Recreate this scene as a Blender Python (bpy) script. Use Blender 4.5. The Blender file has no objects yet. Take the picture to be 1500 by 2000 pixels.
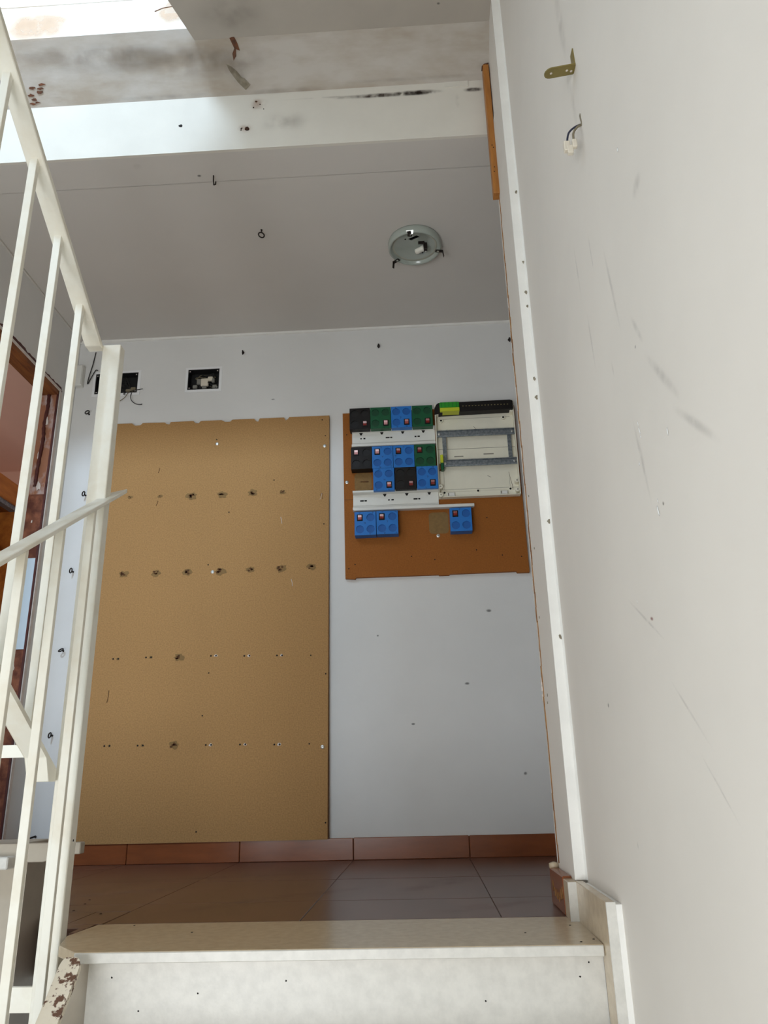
import bpy, bmesh, math, random
from mathutils import Matrix, Vector

scene = bpy.context.scene
col = scene.collection
random.seed(7)

# ------------------------------------------------------------------ camera
EYE = 0.3214                      # eye height above the landing floor (z = 0)
pitch, yaw, roll = math.radians(19.16), math.radians(-2.53), math.radians(-1.42)
fw = Vector((math.sin(yaw) * math.cos(pitch), math.cos(yaw) * math.cos(pitch), math.sin(pitch)))
rt = Vector((math.cos(yaw), -math.sin(yaw), 0))
up = rt.cross(fw)
rt, up = (math.cos(roll) * rt + math.sin(roll) * up, -math.sin(roll) * rt + math.cos(roll) * up)
cam_data = bpy.data.cameras.new('camera')
cam_data.sensor_fit = 'VERTICAL'
cam_data.sensor_height = 36.0
cam_data.sensor_width = 27.0
cam_data.lens = 27.0
cam_data.clip_start = 0.02
cam = bpy.data.objects.new('camera', cam_data)
m3 = Matrix((rt, up, -fw)).transposed()
cam.matrix_world = Matrix.Translation((0, 0, EYE)) @ m3.to_4x4()
col.objects.link(cam)
scene.camera = cam

# ------------------------------------------------------------------ sky, lights, exposure
world = bpy.data.worlds.new('sky')
scene.world = world
world.use_nodes = True
wn = world.node_tree.nodes
bg = wn['Background']
bg.inputs['Color'].default_value = (0.80, 0.90, 1.0, 1)
bg.inputs['Strength'].default_value = 0.6


def area(name, loc, target, sx, sy, power, color):
    d = bpy.data.lights.new(name, 'AREA')
    d.shape = 'RECTANGLE'
    d.size, d.size_y = sx, sy
    d.energy = power
    d.color = color
    o = bpy.data.objects.new(name, d)
    o.location = loc
    o.rotation_euler = (Vector(target) - Vector(loc)).to_track_quat('-Z', 'Y').to_euler()
    col.objects.link(o)
    return o


# daylight in the tall window behind the camera and in the roof light over the stair well
area('daylight_window', (-1.10, -1.28, -0.30), (0.10, 1.4, 0.25), 1.5, 1.3, 59, (0.93, 0.965, 1.0))
area('daylight_rooflight', (-1.72, -1.25, 4.40), (-1.20, 2.80, 2.10), 0.60, 0.60, 138, (0.61, 0.79, 1.0))

vs = scene.view_settings
vs.view_transform = 'Standard'
vs.look = 'None'
vs.exposure = 0.07
vs.gamma = 1.0
vs.use_curve_mapping = False
scene.cycles.max_bounces = 7
scene.cycles.diffuse_bounces = 5


# ------------------------------------------------------------------ materials
def lin(c):
    return tuple((v / 12.92 if v <= 0.04045 else ((v + 0.055) / 1.055) ** 2.4) for v in [x / 255 for x in c])


def mat(name, rgb, rough=0.6, var=0.0, scale=8.0, bump=0.0, bscale=60.0, metal=0.0, spec=0.5,
        rgb2=None, lo=0.35, hi=0.65, detail=4.0, stretch=(1, 1, 1), trans=0.0, coat=0.0):
    m = bpy.data.materials.new(name)
    m.use_nodes = True
    nt = m.node_tree
    n, l = nt.nodes, nt.links
    b = n['Principled BSDF']
    a = lin(rgb)
    b.inputs['Base Color'].default_value = (*a, 1)
    b.inputs['Roughness'].default_value = rough
    b.inputs['Metallic'].default_value = metal
    b.inputs['Specular IOR Level'].default_value = spec
    if trans:
        b.inputs['Transmission Weight'].default_value = trans
    if coat:
        b.inputs['Coat Weight'].default_value = coat
        b.inputs['Coat Roughness'].default_value = 0.15
    if var or rgb2 or bump:
        tc = n.new('ShaderNodeTexCoord')
        mp = n.new('ShaderNodeMapping')
        mp.inputs['Scale'].default_value = stretch
        l.new(tc.outputs['Object'], mp.inputs['Vector'])
    if var or rgb2:
        t = n.new('ShaderNodeTexNoise')
        t.inputs['Scale'].default_value = scale
        t.inputs['Detail'].default_value = detail
        t.inputs['Roughness'].default_value = 0.6
        l.new(mp.outputs['Vector'], t.inputs['Vector'])
        r = n.new('ShaderNodeValToRGB')
        r.color_ramp.elements[0].position = lo
        r.color_ramp.elements[1].position = hi
        if rgb2:
            r.color_ramp.elements[0].color = (*a, 1)
            r.color_ramp.elements[1].color = (*lin(rgb2), 1)
        else:
            r.color_ramp.elements[0].color = (*[x * (1 - var) for x in a], 1)
            r.color_ramp.elements[1].color = (*[min(1, x * (1 + var)) for x in a], 1)
        l.new(t.outputs['Fac'], r.inputs['Fac'])
        l.new(r.outputs['Color'], b.inputs['Base Color'])
    if bump:
        t2 = n.new('ShaderNodeTexNoise')
        t2.inputs['Scale'].default_value = bscale
        t2.inputs['Detail'].default_value = 3
        l.new(mp.outputs['Vector'], t2.inputs['Vector'])
        bp = n.new('ShaderNodeBump')
        bp.inputs['Strength'].default_value = bump
        bp.inputs['Distance'].default_value = 0.004
        l.new(t2.outputs['Fac'], bp.inputs['Height'])
        l.new(bp.outputs['Normal'], b.inputs['Normal'])
    return m


def stain_mat(name, rgb, strength=0.6, nscale=18.0, soft=1.0, rough=0.8, thresh=0.35):
    """dirt or old paint that thins out towards its edge"""
    m = bpy.data.materials.new(name)
    m.use_nodes = True
    nt = m.node_tree
    n, l = nt.nodes, nt.links
    b = n['Principled BSDF']
    b.inputs['Base Color'].default_value = (*lin(rgb), 1)
    b.inputs['Roughness'].default_value = rough
    b.inputs['Specular IOR Level'].default_value = 0.2
    uv = n.new('ShaderNodeTexCoord')
    mp = n.new('ShaderNodeMapping')
    mp.inputs['Location'].default_value = (-1, -1, 0)
    mp.inputs['Scale'].default_value = (2, 2, 0)
    l.new(uv.outputs['UV'], mp.inputs['Vector'])
    ln = n.new('ShaderNodeVectorMath')
    ln.operation = 'LENGTH'
    l.new(mp.outputs['Vector'], ln.inputs[0])
    mr = n.new('ShaderNodeMapRange')
    mr.interpolation_type = 'SMOOTHSTEP'
    mr.inputs['From Min'].default_value = 1.0
    mr.inputs['From Max'].default_value = 1.0 - soft
    l.new(ln.outputs['Value'], mr.inputs['Value'])
    no = n.new('ShaderNodeTexNoise')
    no.inputs['Scale'].default_value = nscale
    no.inputs['Detail'].default_value = 5
    l.new(uv.outputs['Object'], no.inputs['Vector'])
    m2 = n.new('ShaderNodeMapRange')
    m2.inputs['From Min'].default_value = thresh
    m2.inputs['From Max'].default_value = thresh + 0.3
    l.new(no.outputs['Fac'], m2.inputs['Value'])
    mu = n.new('ShaderNodeMath')
    mu.operation = 'MULTIPLY'
    l.new(mr.outputs['Result'], mu.inputs[0])
    l.new(m2.outputs['Result'], mu.inputs[1])
    mu2 = n.new('ShaderNodeMath')
    mu2.operation = 'MULTIPLY'
    l.new(mu.outputs[0], mu2.inputs[0])
    mu2.inputs[1].default_value = strength
    l.new(mu2.outputs[0], b.inputs['Alpha'])
    return m


M = dict(
    wall=mat('wall_paint', (222, 221, 218), 0.75, var=0.025, scale=2.2, bump=0.12, bscale=35, spec=0.25),
    wall_r=mat('stair_wall_paint', (222, 216, 207), 0.7, var=0.03, scale=1.6, bump=0.12, bscale=22, spec=0.25),
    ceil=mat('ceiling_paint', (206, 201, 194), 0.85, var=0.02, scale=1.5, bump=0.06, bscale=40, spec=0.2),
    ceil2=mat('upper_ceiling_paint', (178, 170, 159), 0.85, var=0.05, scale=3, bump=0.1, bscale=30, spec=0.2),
    beam=mat('beam_paint', (216, 211, 200), 0.8, var=0.03, scale=4, bump=0.1, bscale=30, spec=0.2),
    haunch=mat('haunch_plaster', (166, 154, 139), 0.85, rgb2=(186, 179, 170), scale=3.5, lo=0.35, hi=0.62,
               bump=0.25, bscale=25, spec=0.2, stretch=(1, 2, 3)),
    upwall=mat('upper_wall_plaster', (240, 236, 228), 0.85, rgb2=(226, 212, 196), scale=3.2, lo=0.5, hi=0.72,
               bump=0.3, bscale=12, spec=0.2),
    trim=mat('white_corner_paint', (238, 236, 230), 0.6, var=0.03, scale=10, bump=0.2, bscale=40),
    stone=mat('cream_stone', (211, 208, 200), 0.38, var=0.06, scale=40, detail=8, spec=0.5, bump=0.05, bscale=120),
    tread=mat('tread_stone', (196, 178, 150), 0.22, var=0.07, scale=45, detail=8, spec=0.5),
    kerb=mat('kerb_plaster', (172, 162, 146), 0.7, var=0.05, scale=10, bump=0.15, bscale=30),
    tile=mat('brown_floor_tile', (96, 64, 50), 0.28, var=0.14, scale=7, detail=6, spec=0.5, stretch=(1, .35, 1)),
    base=mat('brown_skirting_tile', (134, 74, 40), 0.25, var=0.16, scale=9, detail=6, spec=0.5, stretch=(.35, 1, 1.5)),
    grout=mat('grout', (86, 60, 48), 0.9),
    mdf=mat('particle_board_tan', (174, 134, 86), 0.8, var=0.13, scale=170, detail=3, bump=0.25, bscale=220, spec=0.2),
    mdf_edge=mat('particle_board_edge', (112, 72, 38), 0.85, var=0.1, scale=90),
    mdf2=mat('particle_board_brown', (152, 91, 35), 0.7, var=0.10, scale=150, detail=3, bump=0.2, bscale=200, spec=0.25),
    glue=mat('dark_glue', (92, 58, 27), 0.85, var=0.3, scale=120),
    glue2=mat('old_glue', (134, 104, 60), 0.8, var=0.1, scale=60),
    hole=mat('dark_hole', (20, 16, 13), 0.9),
    screw=mat('zinc_screw', (205, 205, 200), 0.35, metal=0.9),
    cream=mat('cream_enamel', (245, 242, 229), 0.42, rgb2=(235, 227, 208), scale=9, lo=0.45, hi=0.75, bump=0.1, bscale=70),
    flake=mat('flaking_enamel', (222, 212, 192), 0.6, rgb2=(98, 66, 46), scale=46, lo=0.53, hi=0.58, bump=0.3, bscale=50),
    blue=mat('blue_plastic', (38, 116, 196), 0.4, spec=0.4),
    blue_d=mat('blue_plastic_cup_shade', (28, 92, 166), 0.5, spec=0.4),  # cup tones: body plastic darkened to paint the shade inside the recess
    green=mat('green_plastic', (16, 86, 52), 0.4, spec=0.4),
    green_d=mat('green_plastic_cup_shade', (11, 66, 40), 0.5, spec=0.4),
    black=mat('black_plastic', (24, 20, 19), 0.5, spec=0.3),
    black_d=mat('black_plastic_cup_shade', (19, 17, 16), 0.5, spec=0.4),
    red=mat('red_rocker', (132, 28, 24), 0.25, spec=0.6, coat=0.5),
    pink=mat('faded_rocker', (214, 150, 152), 0.25, spec=0.6, coat=0.5),
    rose=mat('rose_rocker', (176, 84, 78), 0.25, spec=0.6, coat=0.5),
    ink=mat('pen_ink', (24, 26, 60), 0.7),
    pvc=mat('white_pvc', (226, 225, 218), 0.4, var=0.02, scale=12, spec=0.4),
    encl=mat('ivory_enclosure_plastic', (234, 229, 210), 0.45, var=0.03, scale=9, spec=0.4),
    encl_d=mat('ivory_enclosure_groove', (150, 144, 130), 0.6),
    zinc=mat('galvanised_steel', (118, 126, 132), 0.45, metal=0.75, rgb2=(150, 156, 160), scale=90, lo=0.4, hi=0.6),
    tgreen=mat('terminal_green', (38, 150, 36), 0.4),
    tyellow=mat('terminal_yellow', (196, 204, 44), 0.4),
    brass=mat('brass', (190, 178, 130), 0.3, metal=0.9),
    glass=mat('lamp_rim_glass', (196, 204, 194), 0.12, trans=0.35, spec=0.6),
    lampplate=mat('lamp_base_enamel', (168, 168, 154), 0.3, var=0.04, scale=14, spec=0.5),
    ceramic=mat('lampholder_ceramic', (226, 224, 212), 0.35),
    iron=mat('dark_iron', (44, 36, 32), 0.5, metal=0.5),
    label=mat('grey_sticker', (128, 126, 118), 0.6),
    olive=mat('yellowed_zinc', (132, 118, 66), 0.4, metal=0.35, var=0.1, scale=30),
    wire_b=mat('blue_black_wire', (40, 44, 66), 0.5),
    wire_g=mat('olive_wire', (120, 110, 88), 0.6),
    wire_k=mat('black_wire', (32, 31, 31), 0.5),
    connector=mat('connector_plastic', (214, 205, 188), 0.5),
    pine=mat('pine_batten', (178, 118, 52), 0.5, rgb2=(156, 98, 40), scale=14, stretch=(4, 4, .5)),
    raw=mat('raw_jamb_brown', (146, 92, 66), 0.85, rgb2=(96, 52, 38), scale=16, lo=0.35, hi=0.6, bump=0.9, bscale=30),
    raw2=mat('raw_jamb_tan', (156, 106, 78), 0.8, rgb2=(196, 188, 188), scale=11, lo=0.5, hi=0.68, bump=0.8, bscale=26, stretch=(1, 1, .6)),
    drip=mat('dark_red_filler', (78, 30, 24), 0.6, var=0.2, scale=40, bump=0.5, bscale=60),
    lintel=mat('bare_lintel_wood', (150, 92, 44), 0.7, rgb2=(112, 62, 30), scale=10, stretch=(6, .6, 1)),
    paleblue=mat('pale_blue_plaster', (206, 226, 240), 0.55, var=0.02, scale=5),
    chip=mat('chipped_plaster', (214, 204, 196), 0.85, var=0.08, scale=30, bump=0.5, bscale=60),
    room=mat('room_paint', (226, 186, 164), 0.85, var=0.03, scale=2),
    oak=mat('orange_wood', (196, 118, 46), 0.45, rgb2=(166, 92, 32), scale=8, stretch=(3, .5, 3)),
    oak_d=mat('wardrobe_inside', (112, 56, 26), 0.6, var=0.15, scale=6),
    brownpaint=mat('brown_bare_edge', (164, 120, 68), 0.7, rgb2=(120, 78, 40), scale=25, bump=0.4),
    rust=mat('exposed_rust', (110, 62, 32), 0.8, rgb2=(72, 44, 28), scale=60, bump=0.6),
    greyplaster=mat('bare_grey_plaster', (150, 142, 124), 0.9, rgb2=(122, 112, 94), scale=40, bump=0.5),
    boxdark=mat('box_black', (22, 22, 23), 0.6),
    plasterrim=mat('filler_white', (234, 234, 234), 0.8, bump=0.3, bscale=60),
    roof=mat('shaft_paint', (225, 224, 220), 0.8),
)
S = dict(
    mould=stain_mat('mould_stain', (58, 42, 34), 0.85, 30, 0.75, thresh=0.30),
    grime=stain_mat('grime_stain', (108, 96, 84), 0.22, 14, 0.9),
    damp_shade=stain_mat('damp_stain', (132, 116, 100), 0.36, 9, 0.8),  # old damp, colour deepened to hold down rooflight on the left haunch
    rusty=stain_mat('rust_stain', (150, 92, 52), 0.35, 26, 0.8),
    scuff=stain_mat('scuff_mark', (120, 116, 116), 0.15, 40, 0.9, thresh=0.25),
    scuff2=stain_mat('dark_scuff', (70, 66, 66), 0.5, 60, 0.7, thresh=0.2),
    redmark=stain_mat('red_scuff', (140, 60, 66), 0.6, 50, 0.8, thresh=0.2),
    whitechip=stain_mat('white_chip', (252, 252, 250), 1.0, 30, 0.5, thresh=0.0),
    dust=stain_mat('dust_smear', (150, 122, 108), 0.2, 12, 0.9),
    peach=stain_mat('peach_stain', (214, 176, 140), 0.5, 10, 0.6, thresh=0.25),
)


# ------------------------------------------------------------------ mesh helpers
def setp(o, label=None, cat=None, group=None, kind=None):
    if label:
        o['label'] = label
    if cat:
        o['category'] = cat
    if group:
        o['group'] = group
    if kind:
        o['kind'] = kind
    return o


def thing(name, label, cat, base=(0, 0, 0), group=None, kind=None):
    o = bpy.data.objects.new(name, None)
    o.empty_display_size = 0.05
    o.location = base
    col.objects.link(o)
    return setp(o, label, cat, group, kind)


def wbase(p):
    v = Vector((0, 0, 0))
    while p is not None:
        v += Vector(p.location)
        p = p.parent
    return v


def link(name, me, material=None, parent=None, loc=(0, 0, 0)):
    o = bpy.data.objects.new(name, me)
    if material is not None and not me.materials:
        me.materials.append(material)
    o.location = loc
    col.objects.link(o)
    if parent is not None:
        o.parent = parent
    return o


def from_bm(name, bm, material, parent=None, smooth=False):
    """bm is in world coordinates; the object sits at the origin of its parent"""
    b = wbase(parent)
    if b.length > 0:
        bmesh.ops.translate(bm, verts=bm.verts, vec=-b)
    bmesh.ops.recalc_face_normals(bm, faces=bm.faces)
    me = bpy.data.meshes.new(name)
    bm.to_mesh(me)
    bm.free()
    if smooth:
        for p in me.polygons:
            p.use_smooth = True
    return link(name, me, material, parent)


def bm_box(bm, x0, x1, y0, y1, z0, z1, bev=0.0, seg=1):
    r = bmesh.ops.create_cube(bm, size=1.0)
    vs_ = r['verts']
    for v in vs_:
        v.co = Vector(((x0 + x1) / 2 + v.co.x * (x1 - x0), (y0 + y1) / 2 + v.co.y * (y1 - y0), (z0 + z1) / 2 + v.co.z * (z1 - z0)))
    if bev:
        es = list({e for v in vs_ for e in v.link_edges})
        bmesh.ops.bevel(bm, geom=es, offset=bev, segments=seg, affect='EDGES', profile=0.5)


def box(name, x0, x1, y0, y1, z0, z1, material, parent=None, bev=0.0, seg=1):
    bm = bmesh.new()
    bm_box(bm, x0, x1, y0, y1, z0, z1, bev, seg)
    return from_bm(name, bm, material, parent)


def bm_prism(bm, pts, vec):
    """closed outline pts (3-D) extruded by vec"""
    a = [bm.verts.new(p) for p in pts]
    b = [bm.verts.new(Vector(p) + Vector(vec)) for p in pts]
    n = len(pts)
    bm.faces.new(a)
    bm.faces.new(b[::-1])
    for i in range(n):
        bm.faces.new((a[i], b[i], b[(i + 1) % n], a[(i + 1) % n]))


def prism(name, pts, vec, material, parent=None, bev=0.0):
    bm = bmesh.new()
    bm_prism(bm, pts, vec)
    if bev:
        bmesh.ops.bevel(bm, geom=list(bm.edges), offset=bev, segments=1, affect='EDGES')
    return from_bm(name, bm, material, parent)


def bm_tube(bm, pts, r, seg=8, cap=True):
    pts = [Vector(p) for p in pts]
    rings = []
    prev = None
    for i, p in enumerate(pts):
        t = (pts[min(i + 1, len(pts) - 1)] - pts[max(i - 1, 0)]).normalized()
        if prev is None:
            u = t.orthogonal().normalized()
        else:
            u = (prev - t * prev.dot(t)).normalized()
        prev = u
        w = t.cross(u)
        rr = r[i] if isinstance(r, (list, tuple)) else r
        rings.append([bm.verts.new(p + (u * math.cos(2 * math.pi * k / seg) + w * math.sin(2 * math.pi * k / seg)) * rr) for k in range(seg)])
    for a, b in zip(rings, rings[1:]):
        for k in range(seg):
            bm.faces.new((a[k], a[(k + 1) % seg], b[(k + 1) % seg], b[k]))
    if cap:
        bm.faces.new(rings[0][::-1])
        bm.faces.new(rings[-1])


def tube(name, pts, r, material, parent=None, seg=8):
    bm = bmesh.new()
    bm_tube(bm, pts, r, seg)
    return from_bm(name, bm, material, parent, True)


def smooth_path(pts, n=6):
    P = [Vector(p) for p in pts]
    P = [P[0]] + P + [P[-1]]
    out = []
    for i in range(1, len(P) - 2):
        for k in range(n):
            t = k / n
            a, b, c, d = P[i - 1], P[i], P[i + 1], P[i + 2]
            out.append(0.5 * ((2 * b) + (c - a) * t + (2 * a - 5 * b + 4 * c - d) * t * t + (3 * b - a - 3 * c + d) * t ** 3))
    out.append(P[-2])
    return out


def bm_lathe(bm, prof, seg=32, axis='Z', loc=(0, 0, 0)):
    """prof: list of (radius, height)"""
    loc = Vector(loc)
    rings = []
    for r, h in prof:
        ring = []
        for k in range(seg):
            a = 2 * math.pi * k / seg
            p = Vector((r * math.cos(a), r * math.sin(a), h))
            if axis == 'Y':
                p = Vector((p.x, p.z, p.y))
            elif axis == 'X':
                p = Vector((p.z, p.x, p.y))
            ring.append(bm.verts.new(loc + p))
        rings.append(ring)
    for a, b in zip(rings, rings[1:]):
        for k in range(seg):
            bm.faces.new((a[k], a[(k + 1) % seg], b[(k + 1) % seg], b[k]))
    if prof[0][0] > 1e-6:
        bm.faces.new(rings[0][::-1])
    if prof[-1][0] > 1e-6:
        bm.faces.new(rings[-1])
    bmesh.ops.remove_doubles(bm, verts=bm.verts, dist=1e-6)


def lathe(name, prof, material, parent=None, seg=32, axis='Z', loc=(0, 0, 0), smooth=False):
    bm = bmesh.new()
    bm_lathe(bm, prof, seg, axis, loc)
    return from_bm(name, bm, material, parent, smooth)


def blob_outline(cx, cz, rx, rz, n=14, jag=0.35, rng=random):
    out = []
    for k in range(n):
        a = 2 * math.pi * k / n
        s = 1 + jag * (rng.random() * 2 - 1)
        out.append((cx + rx * s * math.cos(a), cz + rz * s * math.sin(a)))
    return out


def blob(name, cx, cz, rx, rz, y, t, material, parent=None, n=14, jag=0.35):
    """ragged flat lump on a wall facing -Y; y is the wall face, t the thickness"""
    pts = [(p[0], y + 0.0005, p[1]) for p in blob_outline(cx, cz, rx, rz, n, jag)]
    return prism(name, pts, (0, -t - 0.0005, 0), material, parent)


def stain(name, c, u, v, material, parent):
    """soft-edged patch centred at c spanned by half vectors u, v"""
    c, u, v = Vector(c), Vector(u), Vector(v)
    b = wbase(parent)
    pts = [c - u - v - b, c + u - v - b, c + u + v - b, c - u + v - b]
    me = bpy.data.meshes.new(name)
    me.from_pydata([tuple(p) for p in pts], [], [(0, 1, 2, 3)])
    uvl = me.uv_layers.new(name='UVMap')
    for i, q in enumerate([(0, 0), (1, 0), (1, 1), (0, 1)]):
        uvl.data[i].uv = q
    return link(name, me, material, parent)


def grid_wall(name, us, ws, holes, place, material, parent=None):
    """wall panel made of cells between the us and ws breaks, the cells in holes left open.
    place(u, w, side) gives the 3-D point; side 0 front, 1 back"""
    bm = bmesh.new()
    vd = {}

    def V(i, j, s):
        if (i, j, s) not in vd:
            vd[(i, j, s)] = bm.verts.new(place(us[i], ws[j], s))
        return vd[(i, j, s)]
    solid = {(i, j) for i in range(len(us) - 1) for j in range(len(ws) - 1) if (i, j) not in holes}
    for (i, j) in solid:
        for s in (0, 1):
            bm.faces.new((V(i, j, s), V(i + 1, j, s), V(i + 1, j + 1, s), V(i, j + 1, s)))
        for (di, dj, a, b) in ((-1, 0, (i, j), (i, j + 1)), (1, 0, (i + 1, j), (i + 1, j + 1)), (0, -1, (i, j), (i + 1, j)), (0, 1, (i, j + 1), (i + 1, j + 1))):
            if (i + di, j + dj) not in solid:
                bm.faces.new((V(*a, 0), V(*b, 0), V(*b, 1), V(*a, 1)))
    return from_bm(name, bm, material, parent)


# ================================================================== THE SETTING
DB = 3.55                      # back wall face
YF = 2.28                      # face of the beam
XR = 0.370                     # stair wall face
XJ = 0.343                     # jamb face at the landing
XL = -1.78                     # left wall face of the landing

# ---- landing floor of brown tiles
floor = box('floor', -1.86, 1.7, 2.27, DB + 0.05, -0.14, -0.006, M['grout'])
box('floor_edge', -.905, 1.7, 2.02, 2.27, -0.14, -0.006, M['grout'], floor)
prism('floor_edge', [(-1.034, 2.225, -.006), (-.905, 2.03, -.006), (-.905, 2.27, -.006), (-1.034, 2.27, -.006)], (0, 0, -.134), M['grout'], floor)
box('floor_edge', -.846, -.80, 1.968, 2.02, -0.14, -0.006, M['kerb'], floor)
setp(floor, 'brown tiled landing floor below the particle boards', 'floor', kind='structure')
tx = [-1.79 + 0 * 0.49, -1.30, -0.81, -0.322, 0.168, 0.658, 1.148, 1.64]
ty = [2.40, 2.89, 3.38, DB]
g = 0.0007


def floor_tile(x0, x1, y0, y1):
    box('floor_tile', x0 + g, x1 - g, y0 + g, y1 - g, -0.012, random.uniform(-0.0004, 0.0004), M['tile'], floor, 0.0012)


for i in range(len(tx) - 1):
    for j in range(len(ty) - 1):
        floor_tile(tx[i], tx[i + 1], ty[j], ty[j + 1])
    if tx[i] < -.85:
        floor_tile(tx[i], tx[i + 1], 2.272, 2.40)
        continue
    floor_tile(tx[i], tx[i + 1], 2.078, 2.40)
prism('floor_tile', [(-1.034, 2.227, -.010), (-.9055, 2.032, -.010), (-.9055, 2.2695, -.010), (-1.034, 2.2695, -.010)], (0, 0, .010), M['tile'], floor)
floor_tile(-.905, -.812, 2.132, 2.27)
floor_tile(-.905, -.812, 2.078, 2.132)
floor_tile(-.905, -.826, 2.022, 2.078)
floor_tile(-.846, -.829, 1.969, 2.022)
for c, u, v in [((-1.0, 2.62, .001), (.30, .16, 0), (-.05, .06, 0)), ((-.45, 2.45, .001), (.34, .30, 0), (-.05, .05, 0)),
                ((.05, 2.75, .001), (.22, .35, 0), (-.07, .04, 0)), ((-1.15, 2.25, .001), (.20, .12, 0), (-.04, .05, 0)),
                ((.15, 2.25, .001), (.2, .14, 0), (-.05, .05, 0)), ((-.75, 3.0, .001), (.5, .10, 0), (-.03, .05, 0))]:
    stain('dust_smear', c, u, v, S['dust'], floor)
for x, y in [(-1.0, 2.42), (-.98, 2.30), (-.88, 2.24), (-1.02, 2.5)]:
    lathe('tile_chip', [(0.004, 0.0005), (0.003, 0.0012)], M['hole'], floor, 7, loc=(x, y, 0))

# ---- back wall with two sunk junction boxes
us = [-1.87, -1.675, -1.446, -1.177, -1.010, 1.7]
ws = [-0.14, 2.277, 2.397, 2.70]
wall_back = grid_wall('wall_back', us, ws, {(1, 1), (3, 1)}, lambda u, w, s: (u, DB + 0.12 * s, w), M['wall'])
setp(wall_back, 'white painted back wall of the landing behind the boards', 'wall', kind='structure')
for x, z in [(-.72, 2.2), (-.2, .95), (.2, .72), (.43, .33), (-.05, .55), (.32, 1.05)]:
    stain('scuff_mark', (x, DB - .001, z), (random.uniform(.006, .018), 0, 0), (0, 0, random.uniform(.004, .012)), S['scuff2'], wall_back)

# ---- baseboard tiles on the back wall
bb = box('baseboard_back', -1.78, 1.7, DB - 0.006, DB + 0.001, 0.0, 0.084, M['grout'])
setp(bb, 'brown ceramic tile baseboard along the back wall', 'baseboard', kind='structure')
bx = [-1.78, -1.30, -0.81, -0.322, 0.170, 0.66, 1.15, 1.64]
for a, b in zip(bx, bx[1:]):
    box('baseboard_tile', a + .0012, b - .0012, DB - 0.014, DB - 0.003, 0.0, 0.087 + random.uniform(-.001, .001), M['base'], bb, 0.002)

# ---- landing ceiling and the thin pale line where it meets the wall
ceiling = box('ceiling', -1.87, 1.7, YF + .159, DB + 0.1, 2.60, 2.74, M['ceil'])
setp(ceiling, 'grey shaded flat ceiling over the landing', 'ceiling', kind='structure')
trim2 = box('trim_2', XL, 1.7, DB - 0.010, DB, 2.588, 2.60, M['trim'])
setp(trim2, 'thin pale line between back wall and landing ceiling', 'trim', kind='structure')
trim3 = box('trim_3', XL, XL + 0.008, 2.29, DB - 0.01, 2.590, 2.60, M['ceil'])
setp(trim3, 'thin pale line between left wall and landing ceiling', 'trim', kind='structure')
stain('ceiling_spot', (-1.033, 2.336, 2.5985), (.022, 0, 0), (0, .02, 0), S['grime'], ceiling)
stain('ceiling_spot', (-0.807, 2.402, 2.5985), (.010, 0, 0), (0, .008, 0), S['scuff2'], ceiling)

# ---- beam: painted face, sloping haunch, upper ceiling with its slanted opening
ZB0, ZB1, ZA, YA = 2.60, 2.868, 3.005, 2.140
beam = thing('beam', 'white painted beam face above the landing ceiling edge', 'beam', (0, YF, ZB0), kind='structure')
prism('beam_face', [(-2.3, YF, ZB0), (-2.3, YF + .012, ZB0), (-2.3, YF + .012, ZB1), (-2.3, YF, ZB1)], (2.3 + 0.42, 0, 0), M['beam'], beam)
box('beam_soffit', -2.3, 0.42, YF + .012, YF + .16, ZB0, ZB1, M['ceil'], beam)
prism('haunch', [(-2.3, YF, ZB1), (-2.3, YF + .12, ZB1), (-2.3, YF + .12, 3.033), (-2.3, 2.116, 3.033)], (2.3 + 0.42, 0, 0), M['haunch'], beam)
# peeled plaster, rust and holes
SL = (2.116 - YF) / (3.033 - ZB1)


def on_haunch(x, z, off=0.0015):
    n_ = Vector((0, -(3.033 - ZB1), (2.116 - YF))).normalized()
    return Vector((x, YF + SL * (z - ZB1), z)) + n_ * off


def haunch_patch(name, pts, material):
    bm = bmesh.new()
    n_ = Vector((0, -(3.033 - ZB1), (2.116 - YF))).normalized()
    bm_prism(bm, [on_haunch(x, z, 0.0025) for x, z in pts], tuple(-n_ * 0.004))
    return from_bm(name, bm, material, beam)


haunch_patch('rust_patch', [(-.640, 3.005), (-.622, 3.008), (-.612, 2.992), (-.606, 2.974), (-.620, 2.978), (-.622, 2.962), (-.634, 2.952), (-.636, 2.968), (-.626, 2.980)], M['rust'])
haunch_patch('bare_patch', [(-.665, 2.945), (-.645, 2.938), (-.625, 2.925), (-.612, 2.912), (-.600, 2.908), (-.580, 2.892), (-.590, 2.886), (-.600, 2.880), (-.622, 2.895), (-.640, 2.912), (-.655, 2.928)], M['greyplaster'])
for k in range(8):
    cx, cz = -1.43 + random.uniform(-.03, .04), 2.905 + random.uniform(-.03, .03)
    haunch_patch('rust_patch', [(cx + px * .6, cz + pz * .6) for px, pz in blob_outline(0, 0, .018, .006, 8, .5)], M['rust'])
for c, u, v, mt in [((-1.05, 2.97), .42, .04, 'damp_shade'), ((-.75, 2.95), .3, .05, 'damp_shade'), ((-1.2, 2.99), .35, .03, 'damp_shade'), ((-.62, 2.93), .05, .06, 'grime'),
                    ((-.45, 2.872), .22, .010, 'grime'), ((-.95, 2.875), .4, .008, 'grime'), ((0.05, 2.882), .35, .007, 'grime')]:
    p = on_haunch(c[0], c[1], 0.0035 if mt == 'damp_shade' else 0.0045)
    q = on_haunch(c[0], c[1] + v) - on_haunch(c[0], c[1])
    stain('plaster_stain', p, (u, 0, 0), q, S[mt], beam)
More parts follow.
